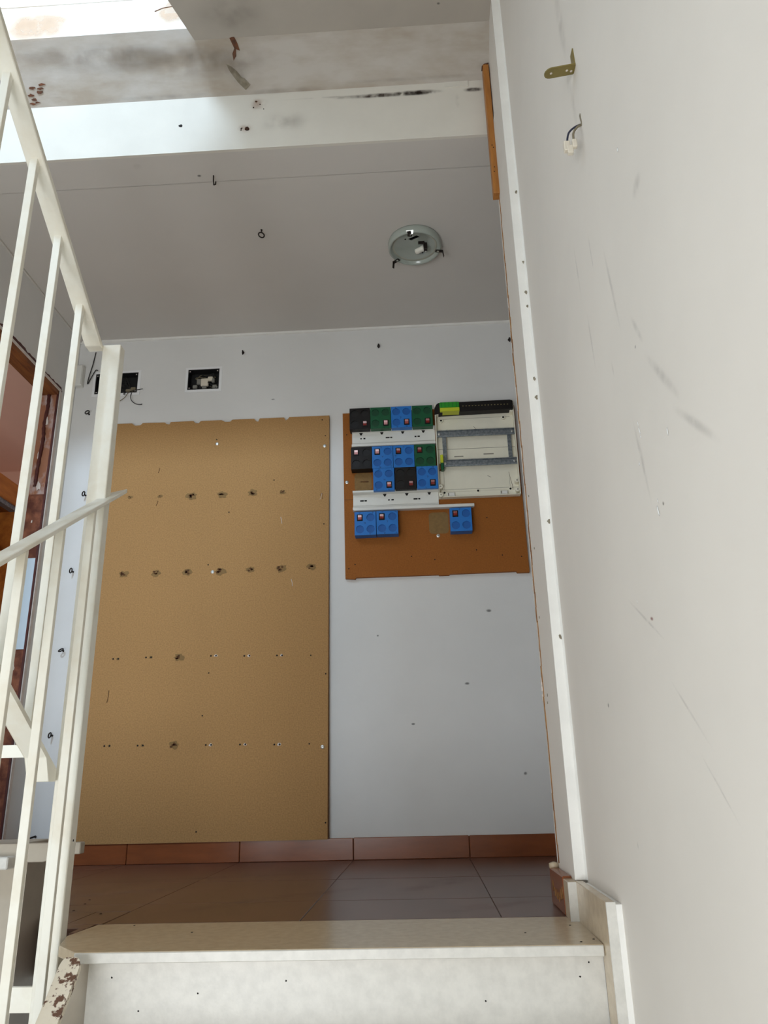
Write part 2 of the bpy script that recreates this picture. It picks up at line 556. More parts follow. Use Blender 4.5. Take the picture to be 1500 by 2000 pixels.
for x, z, u, v, mt in [(-.06, 2.822, .24, .014, 'mould'), (.06, 2.824, .12, .017, 'mould'), (.285, 2.822, .045, .014, 'mould'), (-.30, 2.828, .22, .006, 'grime'),
                       (-.60, 2.70, .035, .03, 'rusty'), (-.55, 2.815, .05, .035, 'rusty'), (.22, 2.77, .012, .04, 'damp_shade'), (-.45, 2.72, .12, .06, 'grime')]:
    stain('mould_streak' if mt == 'mould' else 'beam_stain', (x, YF - .0012, z), (u, 0, 0), (0, 0, v), S[mt], beam)
for x, z, r in [(-.852, 2.731, .008), (-.591, 2.695, .010), (-.613, 2.700, .004), (-.615, 2.692, .003), (-.56, 2.83, .004), (-.545, 2.815, .003), (-.57, 2.80, .003), (-.53, 2.79, .002)]:
    blob('plaster_hole', x, z, r, r, YF, .0008, M['hole'], beam, 9, .25)
# fine raised lines left by an old box at the right end of the beam
for x0, x1, z0, z1 in [(.175, .178, 2.865, 2.895), (.262, .265, 2.862, 2.892), (.178, .262, 2.892, 2.895)]:
    box('old_paint_ridge', x0, x1, YF - .004, YF + .001, min(z0, 2.84), min(z1, 2.866), M['beam'], beam)

ceil_up = prism('ceiling_upper', [(XR + .1, YA + .02, ZA), (-0.770, YA + .02, ZA), (-0.826, 1.978, ZA), (-0.850, 1.60, ZA), (-1.08, 1.07, ZA), (-1.30, .54, ZA), (-1.90, -1.4, ZA), (XR + .1, -1.4, ZA)], (0, 0, .14), M['ceil2'])  # unseen stretch of the opening edge bent to shape the rooflight's shadow
setp(ceil_up, 'grey upper ceiling over the stairs with a slanted opening edge', 'ceiling', kind='structure')
stain('ceiling_spot', (.155, 2.06, ZA - .0015), (.008, 0, 0), (0, .006, 0), S['scuff2'], ceil_up)
stain('damp_stain', (-.62, 2.05, ZA - .0015), (.16, 0, 0), (0, .09, 0), S['grime'], ceil_up)
wall_up = box('wall_upper', -2.5, -0.60, 2.118, 2.30, 3.034, 5.6, M['upwall'])
setp(wall_up, 'brightly lit peeling white wall above the beam', 'wall', kind='structure')
for x, z, u, v, mt in [(-.86, 3.13, .09, .09, 'peach'), (-.84, 3.18, .05, .06, 'rusty'), (-1.38, 3.10, .22, .09, 'peach')]:
    stain('peeling_stain', (x, 2.1165, z), (u, 0, 0), (0, 0, v), S[mt], wall_up)
tube('plaster_crack', [(-.93, 2.117, 3.135), (-.90, 2.117, 3.150), (-.86, 2.117, 3.156), (-.82, 2.117, 3.155)], .0018, M['rust'], wall_up, 5)
box('plaster_ridge', -1.55, -1.0, 2.1145, 2.119, 3.205, 3.209, M['upwall'], wall_up)

# ---- right stair wall, jamb pillar and white corner
wall_right = box('wall_right', XR, XR + .18, -1.4, 2.05, -1.3, 3.02, M['wall_r'])
setp(wall_right, 'scuffed off-white wall along the right side of the stairs', 'wall', kind='structure')
yz = lambda y, z: (XR - .0012, y, z)
marks = [  # y, z, length, width, tilt (deg in the wall plane), kind
    (1.02, .87, .11, .012, 50, 'scuff'), (.93, .75, .10, .010, 40, 'scuff'), (1.10, 1.00, .05, .009, 60, 'scuff'), (1.17, .80, .10, .008, 78, 'scuff'),
    (1.27, .56, .12, .004, 30, 'scuff'), (1.12, .40, .10, .004, 38, 'scuff'), (1.05, .30, .08, .003, 40, 'scuff'), (.90, .18, .06, .006, -30, 'scuff'),
    (.80, .02, .05, .005, -40, 'scuff'), (.83, .02, .03, .0022, 45, 'scuff2'), (.86, .07, .008, .003, 70, 'scuff2'), (.81, .08, .007, .003, 70, 'scuff2'),
    (1.235, .553, .010, .004, 15, 'redmark'), (1.12, .98, .004, .004, 0, 'scuff2'), (1.26, 1.02, .02, .006, 80, 'scuff'), (1.3, 1.3, .06, .006, 85, 'scuff'),
    (1.42, 1.35, .08, .006, 85, 'scuff'), (1.38, 1.15, .09, .006, 85, 'scuff'), (1.2, 1.15, .12, .008, 80, 'scuff'), (1.0, 1.2, .03, .02, 0, 'scuff'),
    (.86, .13, .004, .003, 0, 'scuff2'), (1.1, .7, .004, .004, 0, 'scuff2'), (1.6, .45, .006, .006, 0, 'scuff2'), (1.5, .2, .01, .006, 60, 'scuff')]
for y, z, L_, w_, t_, k_ in marks:
    a = math.radians(t_)
    stain('scuff_mark', yz(y, z), (0, L_ * math.cos(a), L_ * math.sin(a)), (0, -w_ * math.sin(a), w_ * math.cos(a)), S[k_], wall_right)
for y, z, L_, w_, t_ in [(1.163, .862, .007, .0018, 75), (1.16, .848, .010, .0020, 70), (1.158, .836, .004, .002, 60), (1.185, .800, .004, .002, 80),
                         (1.035, .788, .008, .0024, 85), (1.122, .712, .005, .0018, 70), (1.127, .698, .011, .0034, 75), (1.303, .596, .004, .0016, 80), (1.06, 1.33, .006, .003, 80)]:
    a = math.radians(t_)
    stain('white_chip', yz(y, z), (0, L_ * math.cos(a), L_ * math.sin(a)), (0, -w_ * math.sin(a), w_ * math.cos(a)), S['whitechip'], wall_right)
for y, z, L_, w_ in [(1.30, 1.93, .16, .03), (1.29, 1.70, .12, .02)]:
    stain('grime_stain', yz(y, z), (0, .02, L_), (0, w_, -.005), S['grime'], wall_right)

pillar = box('wall_jamb', XJ, XR + .18, 2.03, 2.285, -0.1, 2.62, M['wall_r'])
setp(pillar, 'plastered wall end between the stairs and the landing', 'wall', kind='structure')
box('upper_return', XJ + .004, XR + .18, 2.03, 2.285, 2.62, 3.02, M['wall_r'], pillar)
trim1 = prism('trim_1', [(XJ - .001, 2.030, .085), (XJ - .001, 2.024, .085), (XR - .004, 2.024, .085), (XR + .001, 2.010, .085), (XR + .001, 2.03, .085)], (0, 0, 2.93), M['trim'])
setp(trim1, 'bright white vertical corner strip beside the stair wall', 'trim', kind='structure')
for z in (.98, .66, 1.42, 1.36, 1.67, 1.72, 1.83, 2.1):
    blob('paint_chip', XR - .007, z, .004, .006, 2.0235, .0006, M['greyplaster'], trim1, 8, .5)
# brown bare edge where the old door lining was torn off
bm = bmesh.new()
zz = .10
while zz < 2.27:
    w = random.uniform(.0015, .0050) + (0.003 if 1.55 < zz < 1.8 else 0)
    dy = random.uniform(-.004, .004)
    y0 = 2.250 + dy
    bm_prism(bm, [(XJ - .0022, y0, zz), (XJ - .0022, y0 + w * 1.8, zz), (XJ - .0022, y0 + w * 1.8 + dy, zz + .045), (XJ - .0022, y0 + dy * .5, zz + .045)], (.004, 0, 0))
    zz += .043
e = from_bm('bare_edge', bm, M['brownpaint'], pillar)
for z in (.555, .53, .575, .85, 1.62):
    blob_pts = blob_outline(2.276, z, .007, .010, 8, .4)
    prism('plaster_chip', [(XJ - .003, y, zc) for y, zc in blob_pts], (.0035, 0, 0), M['chip'], pillar)
for y, z in [(2.19, .53), (2.20, .51), (2.185, .95), (2.20, 1.12), (2.21, .75)]:
    prism('paint_speck', [(XJ - .0015, a, b) for a, b in blob_outline(y, z, .003, .004, 7, .4)], (.002, 0, 0), M['scuffd'] if 'scuffd' in M else M['greyplaster'], pillar)

base_r = box('baseboard_right', XJ - .023, XJ + .001, 2.076, 2.285, 0.0, .088, M['base'], None, .003)
setp(base_r, 'chipped brown baseboard on the wall end beside the step', 'baseboard', kind='structure')
lathe('rounded_top', [(0.0, -.010), (.013, -.006), (.013, .006), (0, .010)], M['tread'], base_r, 14, loc=(XJ - .012, 2.272, .092), smooth=True)
for k in range(6):
    y = 2.09 + .03 * k
    prism('chipped_glaze', [(XJ - .0242, a, b) for a, b in blob_outline(y, random.uniform(.01, .05), .007, .012, 8, .5)], (.002, 0, 0), M['brownpaint'], base_r)

# ---- left wall of the landing with a stripped door opening, and the room beyond it
us = [2.29, 2.42, 3.39, DB]
ws = [-0.14, 2.22, 2.70]
wall_left = grid_wall('wall_left', us, ws, {(1, 0)}, lambda u, w, s: (XL - .09 * s, u, w), M['wall'])
setp(wall_left, 'white landing wall on the left around the doorway', 'wall', kind='structure')
door = thing('door_1', 'stripped doorway with raw brown jamb in the left wall', 'doorway', (XL, 3.39, 0), kind='structure')


def rough_sheet(name, x0, x1, z0, z1, y, amp, material, nx=8, nz=60):
    bm = bmesh.new()
    rows = []
    for j in range(nz + 1):
        row = []
        for i in range(nx + 1):
            edge = i in (0, nx) or j in (0, nz)
            row.append(bm.verts.new((x0 + (x1 - x0) * i / nx, y - (0 if edge else random.uniform(0, amp)), z0 + (z1 - z0) * j / nz)))
        rows.append(row)
    for j in range(nz):
        for i in range(nx):
            bm.faces.new((rows[j][i], rows[j][i + 1], rows[j + 1][i + 1], rows[j + 1][i]))
    return from_bm(name, bm, material, door, True)


rough_sheet('raw_jamb', XL - .088, XL - .002, 1.66, 2.218, 3.3885, .004, M['raw2'], 8, 40)
rough_sheet('raw_jamb', XL - .088, XL - .002, 1.338, 1.66, 3.3885, .008, M['raw'], 8, 26)
rough_sheet('raw_jamb', XL - .088, XL - .002, 0.0, 0.912, 3.3885, .008, M['raw'], 8, 60)
box('plaster_infill', XL - .089, XL - .009, 3.384, 3.389, .912, 1.338, M['paleblue'], door)
box('jamb_edge', XL - .009, XL - .001, 3.381, 3.389, .0, 2.218, M['drip'], door)
tube('filler_drip', smooth_path([(XL - .050, 3.384, 2.20), (XL - .048, 3.384, 2.13), (XL - .055, 3.384, 2.02), (XL - .050, 3.384, 1.95), (XL - .058, 3.384, 1.80), (XL - .060, 3.384, 1.70)]),
     [.006 + .004 * abs(math.sin(k * 1.3)) for k in range(31)], M['drip'], door, 8)
for z, r in [(2.05, .016), (1.86, .012), (1.70, .014), (1.52, .006), (1.41, .010), (.83, .010), (.70, .008), (.40, .008)]:
    blob('white_filler', XL - .062 + random.uniform(0, .03), z, r * .7, r * 1.5, 3.384, .002, M['chip'], door, 10, .4)
box('lintel', XL - .089, XL - .001, 2.43, 3.389, 2.196, 2.219, M['lintel'], door)
# ragged plaster edge round the opening, on the landing side
bm = bmesh.new()
y = 2.45
outl = []
while y < 3.41:
    outl.append((y, 2.230 + random.uniform(.003, .018)))
    y += .022
pts = [(XL + .003, a, b) for a, b in outl] + [(XL + .003, 3.41, 2.222), (XL + .003, 2.45, 2.222)]
bm_prism(bm, pts, (-.004, 0, 0))
from_bm('ragged_head_edge', bm, M['drip'], door)
bm = bmesh.new()
bm_prism(bm, [(XL + .004, 2.45, 2.216), (XL + .004, 3.40, 2.216), (XL + .004, 3.40, 2.228), (XL + .004, 2.45, 2.228)], (-.006, 0, 0))
from_bm('plaster_lip', bm, M['chip'], door)
box('plaster_lip', XL - .001, XL + .003, 3.391, 3.412, 0, 2.218, M['chip'], door)

room = grid_wall('wall_room_far', [-4.3, 1.7], [-.14, 2.7], set(), lambda u, w, s: (u, 5.3 + .1 * s, w), M['room'])
setp(room, 'salmon wall of the room seen through the doorway', 'wall', kind='structure')
wl = grid_wall('wall_room_left', [1.4, 2.2, 4.4, 5.3], [-.14, .9, 2.2, 2.7], {(1, 1)}, lambda u, w, s: (-4.2 - .1 * s, u, w), M['room'])  # unseen window opening added to let light into the room
setp(wl, 'outer wall of the room beyond the doorway', 'wall', kind='structure')
fl = box('floor_room', -4.3, XL - .09, 1.4, 5.3, -.14, -.005, M['tile'])
setp(fl, 'floor of the room beyond the doorway', 'floor', kind='structure')
cr = box('ceiling_room', -4.3, XL - .09, 1.4, 5.3, 2.61, 2.72, M['room'])
setp(cr, 'salmon ceiling of the room beyond the doorway', 'ceiling', kind='structure')
area('room_fill', (-4.15, 3.3, 1.55), (-2.2, 3.4, 1.7), 2.1, 1.2, 10, (1.0, .93, .86))  # added fill lamp that brightens the room, its source unseen

ward = thing('wardrobe', 'orange wooden wardrobe without doors in the room beyond the doorway', 'wardrobe', (-2.9, 4.2, 0))
WX = -2.62
box('cornice', WX - .03, WX + .02, 3.2, 5.25, 2.06, 2.20, M['oak'], ward, .004)
box('sliding_track', WX - .04, WX + .005, 3.2, 5.25, 2.03, 2.06, M['zinc'], ward)
box('back_panel', WX - .62, WX - .60, 3.2, 5.25, 0, 2.20, M['oak_d'], ward)
box('top_panel', WX - .60, WX - .03, 3.2, 5.25, 2.18, 2.20, M['oak'], ward)
for yy in (3.2, 4.0, 4.62, 5.22):
    box('upright', WX - .60, WX, yy, yy + .025, 0, 2.03, M['oak'], ward)
for zz in (.12, 1.0, 1.72):
    box('shelf', WX - .60, WX - .01, 3.226, 5.21, zz, zz + .022, M['oak'], ward)

# ---- shell of the stair well outside the frame
wr2 = box('wall_landing_right', 1.6, 1.7, 2.285, DB, -.14, 2.7, M['wall'])
setp(wr2, 'white wall closing the landing on the right', 'wall', kind='structure')
wjb = box('wall_landing_front', XR + .18, 1.7, 2.18, 2.285, -.14, 2.7, M['wall'])
setp(wjb, 'white wall on the near side of the landing', 'wall', kind='structure')
wf = grid_wall('wall_front', [-2.5, -1.90, -.30, XR + .18], [-1.3, -1.0, .40, 5.6], {(1, 1)}, lambda u, w, s: (u, -1.4 - .15 * s, w), M['roof'])
setp(wf, 'stair well wall with the tall window behind the viewer', 'wall', kind='structure')
wsl = box('wall_stairwell_left', -2.6, -2.5, -1.4, 2.3, -1.3, 5.6, M['roof'])
setp(wsl, 'white wall on the far left of the stair well', 'wall', kind='structure')
wur = box('wall_upper_right', -.62, -.50, -1.4, 2.12, 3.145, 5.6, M['roof'])
setp(wur, 'white wall of the light shaft above the upper ceiling', 'wall', kind='structure')
f2 = box('floor_lower', -2.5, XR, -1.4, 2.0, -1.35, -1.3, M['stone'])
setp(f2, 'cream stone floor at the foot of the stairs', 'floor', kind='structure')

# ================================================================== STAIRS
stairs = thing('staircase', 'cream stone stairs rising to the landing', 'stairs', (-.2, 1.75, -.02), kind='structure')
tr = prism('tread', [(-.735, 1.748, -.021), (XR - .03, 1.748, -.021), (XR - .03, 2.0, -.021), (XR - .03, 2.076, -.021), (-.819, 2.076, -.021), (-.834, 1.932, -.021), (-.80, 1.82, -.021)], (0, 0, .021), M['tread'], stairs, .0015)
box('tread_front_edge', -.735, XR - .031, 1.7455, 1.752, -.021, -.0012, M['stone'], stairs, .0015)
box('riser', -.710, XR - .030, 1.768, 1.79, -.190, -.021, M['stone'], stairs)
box('riser_return', -.78, -.712, 1.80, 1.83, -.40, -.021, M['kerb'], stairs)
for k in range(1, 6):
    yk = 1.748 - .285 * k
    zk = -.19 * k
    box('tread', -.83, XR - .03, yk, yk + .33, zk - .03, zk, M['stone'], stairs, .002)
    if k < 5:
        box('riser', -.79, XR - .03, yk + .02, yk + .04, zk - .19, zk - .03, M['stone'], stairs)
prism('landing_slab', [(-.80, 2.0, -.022), (XR - .03, 2.0, -.022), (XR - .03, 1.80, -.022), (-.70, 1.80, -.022)], (0, 0, -.14), M['kerb'], stairs)
# stepped stone skirting against the right wall, light and shade painted as two tones
sk = prism('skirting', [(XR - .030, 2.012, .084), (XR - .030, 1.690, .084), (XR - .030, 1.690, -.40), (XR - .030, 1.765, -.40), (XR - .030, 1.765, -.02), (XR - .030, 2.012, -.001)], (.018, 0, 0), M['tread'], stairs, .001)
box('skirting_front_lit', XR - .0305, XR - .012, 1.686, 1.6905, -.40, .084, M['stone'], stairs)
box('skirting_cap', XR - .012, XR + .001, 1.686, 2.012, -.40, .080, M['trim'], stairs, .001)
box('skirting_end', XJ - .022, XR - .012, 2.009, 2.074, 0, .083, M['tread'], stairs, .0015)
box('skirting_end_lit', XJ - .0225, XR - .029, 2.0045, 2.009, 0, .0825, M['stone'], stairs)
for p in [(-.55, 1.95, 0), (.20, 1.88, 0), (-.72, 2.05, 0), (.31, 1.96, 0), (.33, 1.80, 0), (.30, 1.775, 0)]:
    lathe('dirt_speck', [(0.003, -.0002), (0.002, .001)], M['hole'], stairs, 6, loc=p)
for x, z in [(-.66, -.05), (-.6, -.11), (-.3, -.06), (.29, -.06), (.1, -.1), (-.48, -.08), (.31, -.035)]:
    blob('stone_pit', x, z, .0018, .0018, 1.768, .0005, M['hole'], stairs, 6, .3)

# ---- kerb at the edge of the landing, left of the newel
kerb = box('wall_kerb', -2.5, -1.035, 2.115, 2.26, -1.3, .150, M['kerb'])
setp(kerb, 'low plastered kerb wall at the landing edge behind the railing', 'kerb', kind='structure')
prism('coping', [(-2.5, 2.098, .141), (-.985, 2.098, .141), (-.955, 2.098, .158), (-.893, 2.098, .158), (-.893, 2.098, .186), (-2.5, 2.098, .186)], (0, .028, 0), M['kerb'], kerb, .002)
box('coping', -2.5, -1.06, 2.1265, 2.29, .150, .185, M['kerb'], kerb, .002)
box('stone_block', -1.5, -1.060, 2.06, 2.112, .128, .157, M['stone'], kerb, .003)

# ================================================================== RAILINGS
US = .655          # slope of the upper rails
XB = -.925
urail = thing('stair_railing', 'cream painted metal stair railing with newel post and two crossing handrails', 'railing', (-.90, 1.95, -1.1))
box('newel_post', -.901, -.848, 1.930, 1.965, -1.25, 1.547, M['cream'], urail, .002)


def z_up(y):                          # underside of the upper handrail
    return 1.607 - US * (y - 1.806)


def rail_prism(name, x0, x1, ya, yb, zf, th, material, parent, cut_a=None):
    """flat bar between ya and yb whose underside follows zf"""
    pts = [(x0, ya, zf(ya)), (x0, yb, zf(yb)), (x0, yb, zf(yb) + th), (x0, ya, zf(ya) + th)]
    return prism(name, pts, (x1 - x0, 0, 0), material, parent, .0015)


yc = 1.945
prism('handrail', [(-.948, 0.75, z_up(.75)), (-.948, yc - .03, z_up(yc - .03)), (-.948, yc, z_up(yc - .03)), (-.948, yc, z_up(yc) + .022), (-.948, .75, z_up(.75) + .022)], (.047, 0, 0), M['cream'], urail, .002)


def z_ub(y):                          # underside of the upper bottom rail
    return .352 - US * (y - 1.917)


prism('bottom_rail', [(-.948, .75, z_ub(.75)), (-.948, 1.862, z_ub(1.862)), (-.948, 1.885, .334), (-.948, 1.921, .334), (-.948, 1.921, .352 + .012), (-.948, .75, z_ub(.75) + .016)], (.053, 0, 0), M['cream'], urail, .0015)
ub_y = [1.808 - .1605 * k for k in range(7)]
for y in ub_y:
    z0 = z_ub(y) + .012
    z1 = z_up(y)
    prism('baluster', [(XB - .011, y, z0 + .004), (XB - .011, y + .014, z_ub(y + .014) + .012), (XB - .011, y + .014, z_up(y + .014) + .004), (XB - .011, y, z1 + .003)], (.020, 0, 0), M['cream'], urail, .0008)
box('fixing_plate', -1.30, -.945, 1.935, 1.945, .392, .422, M['cream'], urail)
box('fixing_plate', -1.00, -.900, 1.936, 1.948, -.152, -.102, M['cream'], urail)
lathe('drilled_hole', [(.0028, .0004), (.0028, -.001)], M['hole'], urail, 8, 'X', loc=(-.848, 1.948, .20))

lrail = urail
LS = .637


def z_lo(y):                          # top of the lower handrail
    return .790 + LS * (y - 1.5)


bm = bmesh.new()
th = .013
ya_ = .60
L0, L1 = 1.985, 2.035
bot = [(-.872, ya_, z_lo(ya_) - th), (-.830, ya_, z_lo(ya_) - th), (-.830, L1, z_lo(L1) - th), (-.872, L0, z_lo(L0) - th)]
bm_prism(bm, bot, (0, 0, th))
bmesh.ops.bevel(bm, geom=list(bm.edges), offset=.0015, segments=1, affect='EDGES')
from_bm('handrail', bm, M['cream'], lrail)
# sloping foot plate with a rounded end, resting on the step below


def z_tg(y):
    return -.006 + 1.0 * (y - 1.705)


outl = [(-.742, 1.535), (-.700, 1.535)]
for k in range(9):
    a = math.pi * k / 16
    outl.append((-.716 + .016 * math.cos(a), 1.694 + .016 * math.sin(a)))
for k in range(9):
    a = math.pi / 2 + math.pi * k / 16
    outl.append((-.732 + .010 * math.cos(a), 1.696 + .014 * math.sin(a)))
bm = bmesh.new()
bm_prism(bm, [(x, y, z_tg(y)) for x, y in outl], (.0, .007, -.010))
from_bm('foot_plate', bm, M['flake'], lrail)
lb_y = [1.860 - .157 * k for k in range(7)]
for y in lb_y:
    zt = z_lo(y) - th
    zb = z_lo(y) - 1.36
    prism('baluster', [(-.8605, y, zb), (-.8605, y + .013, zb), (-.8605, y + .013, z_lo(y + .013) - th), (-.8605, y, zt)], (.0195, 0, 0), M['cream'], lrail, .0008)
prism('bottom_bar', [(-.868, .60, z_lo(.6) - 1.37), (-.868, 1.90, z_lo(1.90) - 1.37), (-.868, 1.90, z_lo(1.90) - 1.355), (-.868, .60, z_lo(.6) - 1.355)], (.035, 0, 0), M['cream'], lrail)

# ================================================================== LARGE BOARD
YB = 3.53
big = thing('particle_board', 'tall tan particle board with notched top edge and rows of glue spots', 'board', (-.97, YB, .083))
ztop = 2.083
out = [(-1.56, .083), (-.431, .083), (-.424, ztop)]
for a in ([(-.629, 2.084), (-.640, 2.070), (-.648, 2.066), (-.657, 2.083)], [(-.782, 2.084), (-.790, 2.066), (-.800, 2.069), (-.811, 2.083)],
          [(-.924, 2.084), (-.935, 2.073), (-.962, 2.073), (-.981, 2.084)], [(-1.089, 2.084), (-1.098, 2.072), (-1.116, 2.073), (-1.127, 2.086)],
          [(-1.245, 2.086), (-1.252, 2.072), (-1.266, 2.076), (-1.278, 2.085)], [(-1.392, 2.087), (-1.404, 2.075), (-1.432, 2.074), (-1.449, 2.088)]):
    out += a
out += [(-1.56, 2.090)]
bm = bmesh.new()
bm_prism(bm, [(x, YB, z) for x, z in out], (0, .019, 0))
bo = from_bm('panel', bm, M['mdf'], big)
box('panel_edge', -.4275, -.4255, YB + .0012, YB + .019, .085, ztop - .002, M['mdf_edge'], big)
for x, z, r in [(-1.424, 1.680, .010), (-1.273, 1.679, .010), (-1.115, 1.675, .022), (-.961, 1.674, .019), (-.809, 1.679, .019), (-.658, 1.675, .013),
                (-1.422, 1.285, .019), (-1.264, 1.284, .017), (-1.114, 1.284, .020), (-.950, 1.283, .021), (-.806, 1.285, .017), (-.658, 1.285, .022), (-.510, 1.287, .018),
                (-1.125, .878, .019), (-1.123, .487, .019)]:
    s_ = blob('glue_spot', x + r * .15, z - r * .1, r * 1.25, r * .85, YB, .0010, M['glue2'], big, 16, .28)
    for k in range(5 if r > .012 else 2):
        blob('glue_lump', x + random.uniform(-.6, .6) * r, z + random.uniform(-.4, .4) * r, r * .30, r * .24, YB, .0022, M['glue'], s_, 9, .45)
for x, z in [(-1.422, .878), (-1.267, .880), (-.962, .878), (-.806, .873), (-.654, .870), (-1.426, .490), (-1.274, .488), (-.965, .483), (-.811, .481), (-.657, .477)]:
    for dx in (-.012, .012):
        lathe('drilled_hole', [(.0042, 0.0002), (.0042, -.0008)], M['hole'], big, 9, 'Y', loc=(x + dx, YB, z))
    blob('chipped_ring', x + .010, z, .008, .006, YB, .0004, M['chip'] if x > -1.0 else M['glue2'], big, 9, .3)
for x, z in [(-.509, .866), (-.513, .476), (-1.0, 1.975), (-1.01, 1.315), (-.444, 1.97), (-.46, 2.06), (-.45, 1.50), (-.98, .80), (-.44, .78), (-1.0, .125), (-.44, .15), (-.92, 1.58), (-1.0, .61), (-.7, 1.74)]:
    lathe('drilled_hole', [(.0034, .0002), (.0034, -.0008)], M['hole'], big, 8, 'Y', loc=(x, YB, z))


def screw(x, z, y, parent):
    s_ = lathe('screw', [(.0085, 0.0002), (.0085, -.0015), (.0045, -.0032), (0, -.0034)], M['screw'], parent, 14, 'Y', loc=(x, y, z))
    box('screw_slot', x - .0035, x + .0035, y - .0040, y - .003, z - .0008, z + .0008, M['hole'], s_)


for x, z in [(-.997, 1.951), (-.447, 1.914), (-.987, 1.279), (-.454, .461)]:
    screw(x, z, YB, big)
for x0, z0, x1, z1, mt, r in [(-.663, 1.544, -.656, 1.510, 'chip', .0016), (-.606, 1.230, -.600, 1.195, 'chip', .0015), (-1.284, 1.832, -1.290, 1.805, 'glue', .0014),
                              (-.460, 1.66, -.470, 1.628, 'chip', .0012), (-1.44, .735, -1.445, .68, 'glue', .0015), (-1.28, 1.655, -1.288, 1.63, 'glue', .0015)]:
    tube('scratch', [(x0, YB - .0002, z0), ((x0 + x1) / 2 + .002, YB - .0004, (z0 + z1) / 2), (x1, YB - .0002, z1)], r, M[mt], big, 5)
tube('scratch', smooth_path([(-.468, YB, 1.648), (-.463, YB, 1.660), (-.456, YB, 1.655), (-.458, YB, 1.630)]), .0012, M['glue'], big, 5)

# ================================================================== SMALL BOARD
small = thing('particle_board', 'square brown particle board carrying the coloured socket blocks', 'board', (.085, YB, 1.223))
prism('panel', [(-.355, YB, 2.090), (-.347, YB, 1.223), (-.300, YB, 1.219), (-.296, YB, 1.226), (.095, YB, 1.226), (.098, YB, 1.222), (.145, YB, 1.222), (.148, YB, 1.227), (.460, YB, 1.229), (.464, YB, 1.222), (.521, YB, 1.222), (.516, YB, 2.095)], (0, .019, 0), M['mdf2'], small)
for a in [(-.298, -.213, 1.663, 1.758), (.060, .154, 1.428, 1.536)]:
    pts = []
    x0, x1, z0, z1 = a
    for cx, cz, st in ((x1 - .018, z1 - .018, 0), (x0 + .018, z1 - .018, 90), (x0 + .018, z0 + .018, 180), (x1 - .018, z0 + .018, 270)):
        for k in range(5):
            an = math.radians(st + 22.5 * k)
            pts.append((cx + .018 * math.cos(an), YB + .0004, cz + .018 * math.sin(an)))
    prism('glue_patch', pts, (0, -.0012, 0), M['glue2'], small)
box('glue_ridge', -.268, -.228, YB - .003, YB, 1.708, 1.713, M['glue'], small)
screw(-.336, 1.712, YB, small)
screw(.102, 1.418, YB, small)
for x, z in [(-.335, 1.97), (-.03, 1.32), (.34, 1.50), (.28, 1.34), (.49, 1.30), (.08, 1.30), (-.33, 1.27), (-.30, 1.29), (.40, 1.31)]:
    lathe('drilled_hole', [(.003, .0002), (.003, -.0008)], M['hole'], small, 8, 'Y', loc=(x, YB, z))
box('board_joint', -.349, .10, YB - .0006, YB + .001, 1.618, 1.620, M['glue'], small)

# ================================================================== SOCKET BLOCKS
BW, BH, BD = .1025, .1165, .052
cups = {}


def socket_body():
    """front plate with three round openings and one solid quarter (lower right), local origin at the centre of the back"""
    bm = bmesh.new()
    w, h, d = BW / 2, BH / 2, BD
    seg = 24
    r = .0195
    for qx, qz in ((-1, 1), (1, 1), (-1, -1), (1, -1)):
        cx, cz = qx * w / 2, qz * h / 2
        hw, hh = w / 2, h / 2
        sq, ci = [], []
        for k in range(seg):
            a = 2 * math.pi * (k + .5) / seg
            c, s = math.cos(a), math.sin(a)
            f = min(hw / abs(c) if abs(c) > 1e-6 else 9, hh / abs(s) if abs(s) > 1e-6 else 9)
            sq.append(bm.verts.new((cx + c * f, -d, cz + s * f)))
            ci.append(bm.verts.new((cx + c * r, -d, cz + s * r)))
        if (qx, qz) == (1, -1):
            bm.faces.new(sq)
            for v in ci:
                bm.verts.remove(v)
            continue
        for k in range(seg):
            k2 = (k + 1) % seg
            bm.faces.new((sq[k], sq[k2], ci[k2], ci[k]))
        # short throat so the opening reads as a hole
        th_ = [bm.verts.new((v.co.x, -d + .004, v.co.z)) for v in ci]
        for k in range(seg):
            k2 = (k + 1) % seg
            bm.faces.new((ci[k], ci[k2], th_[k2], th_[k]))
    # corners of the four quarters and the sides
    e = .0025
    bx_ = bmesh.new()
    bm_box(bx_, -w, w, -d + .0002, 0, -h, h, 0)
    front = [f for f in bx_.faces if f.normal.y < -.5]
    bmesh.ops.delete(bx_, geom=front, context='FACES')
    tmp = bpy.data.meshes.new('t')
    bx_.to_mesh(tmp)
    bx_.free()
    bm.from_mesh(tmp)
    bpy.data.meshes.remove(tmp)
    # fill tiny corner gaps of the front plate
    for qx, qz in ((-1, 1), (1, 1), (-1, -1), (1, -1)):
        for sx in (0, 1):
            for sz in (0, 1):
                px, pz = qx * w * sx, qz * h * sz
                dx = -qx * .004 if sx else qx * .004
                dz = -qz * .004 if sz else qz * .004
                vs3 = [bm.verts.new((px, -d, pz)), bm.verts.new((px + dx * 3, -d + .0001, pz)), bm.verts.new((px, -d + .0001, pz + dz * 3))]
                bm.faces.new(vs3)
    return bm


def mesh_from(name, bm, material, smooth=False, normals=True):
    if normals:
        bmesh.ops.recalc_face_normals(bm, faces=bm.faces)
    me = bpy.data.meshes.new(name)
    bm.to_mesh(me)
    bm.free()
    me.materials.append(material)
    if smooth:
        for p in me.polygons:
            p.use_smooth = True
    return me


def cup_mesh(material):
    bm = bmesh.new()
    bm_lathe(bm, [(.0196, -.048), (.0190, -.032), (0, -.032)], 24, 'Y')
    bm.faces.ensure_lookup_table()
    return mesh_from('socket_cup', bm, material)


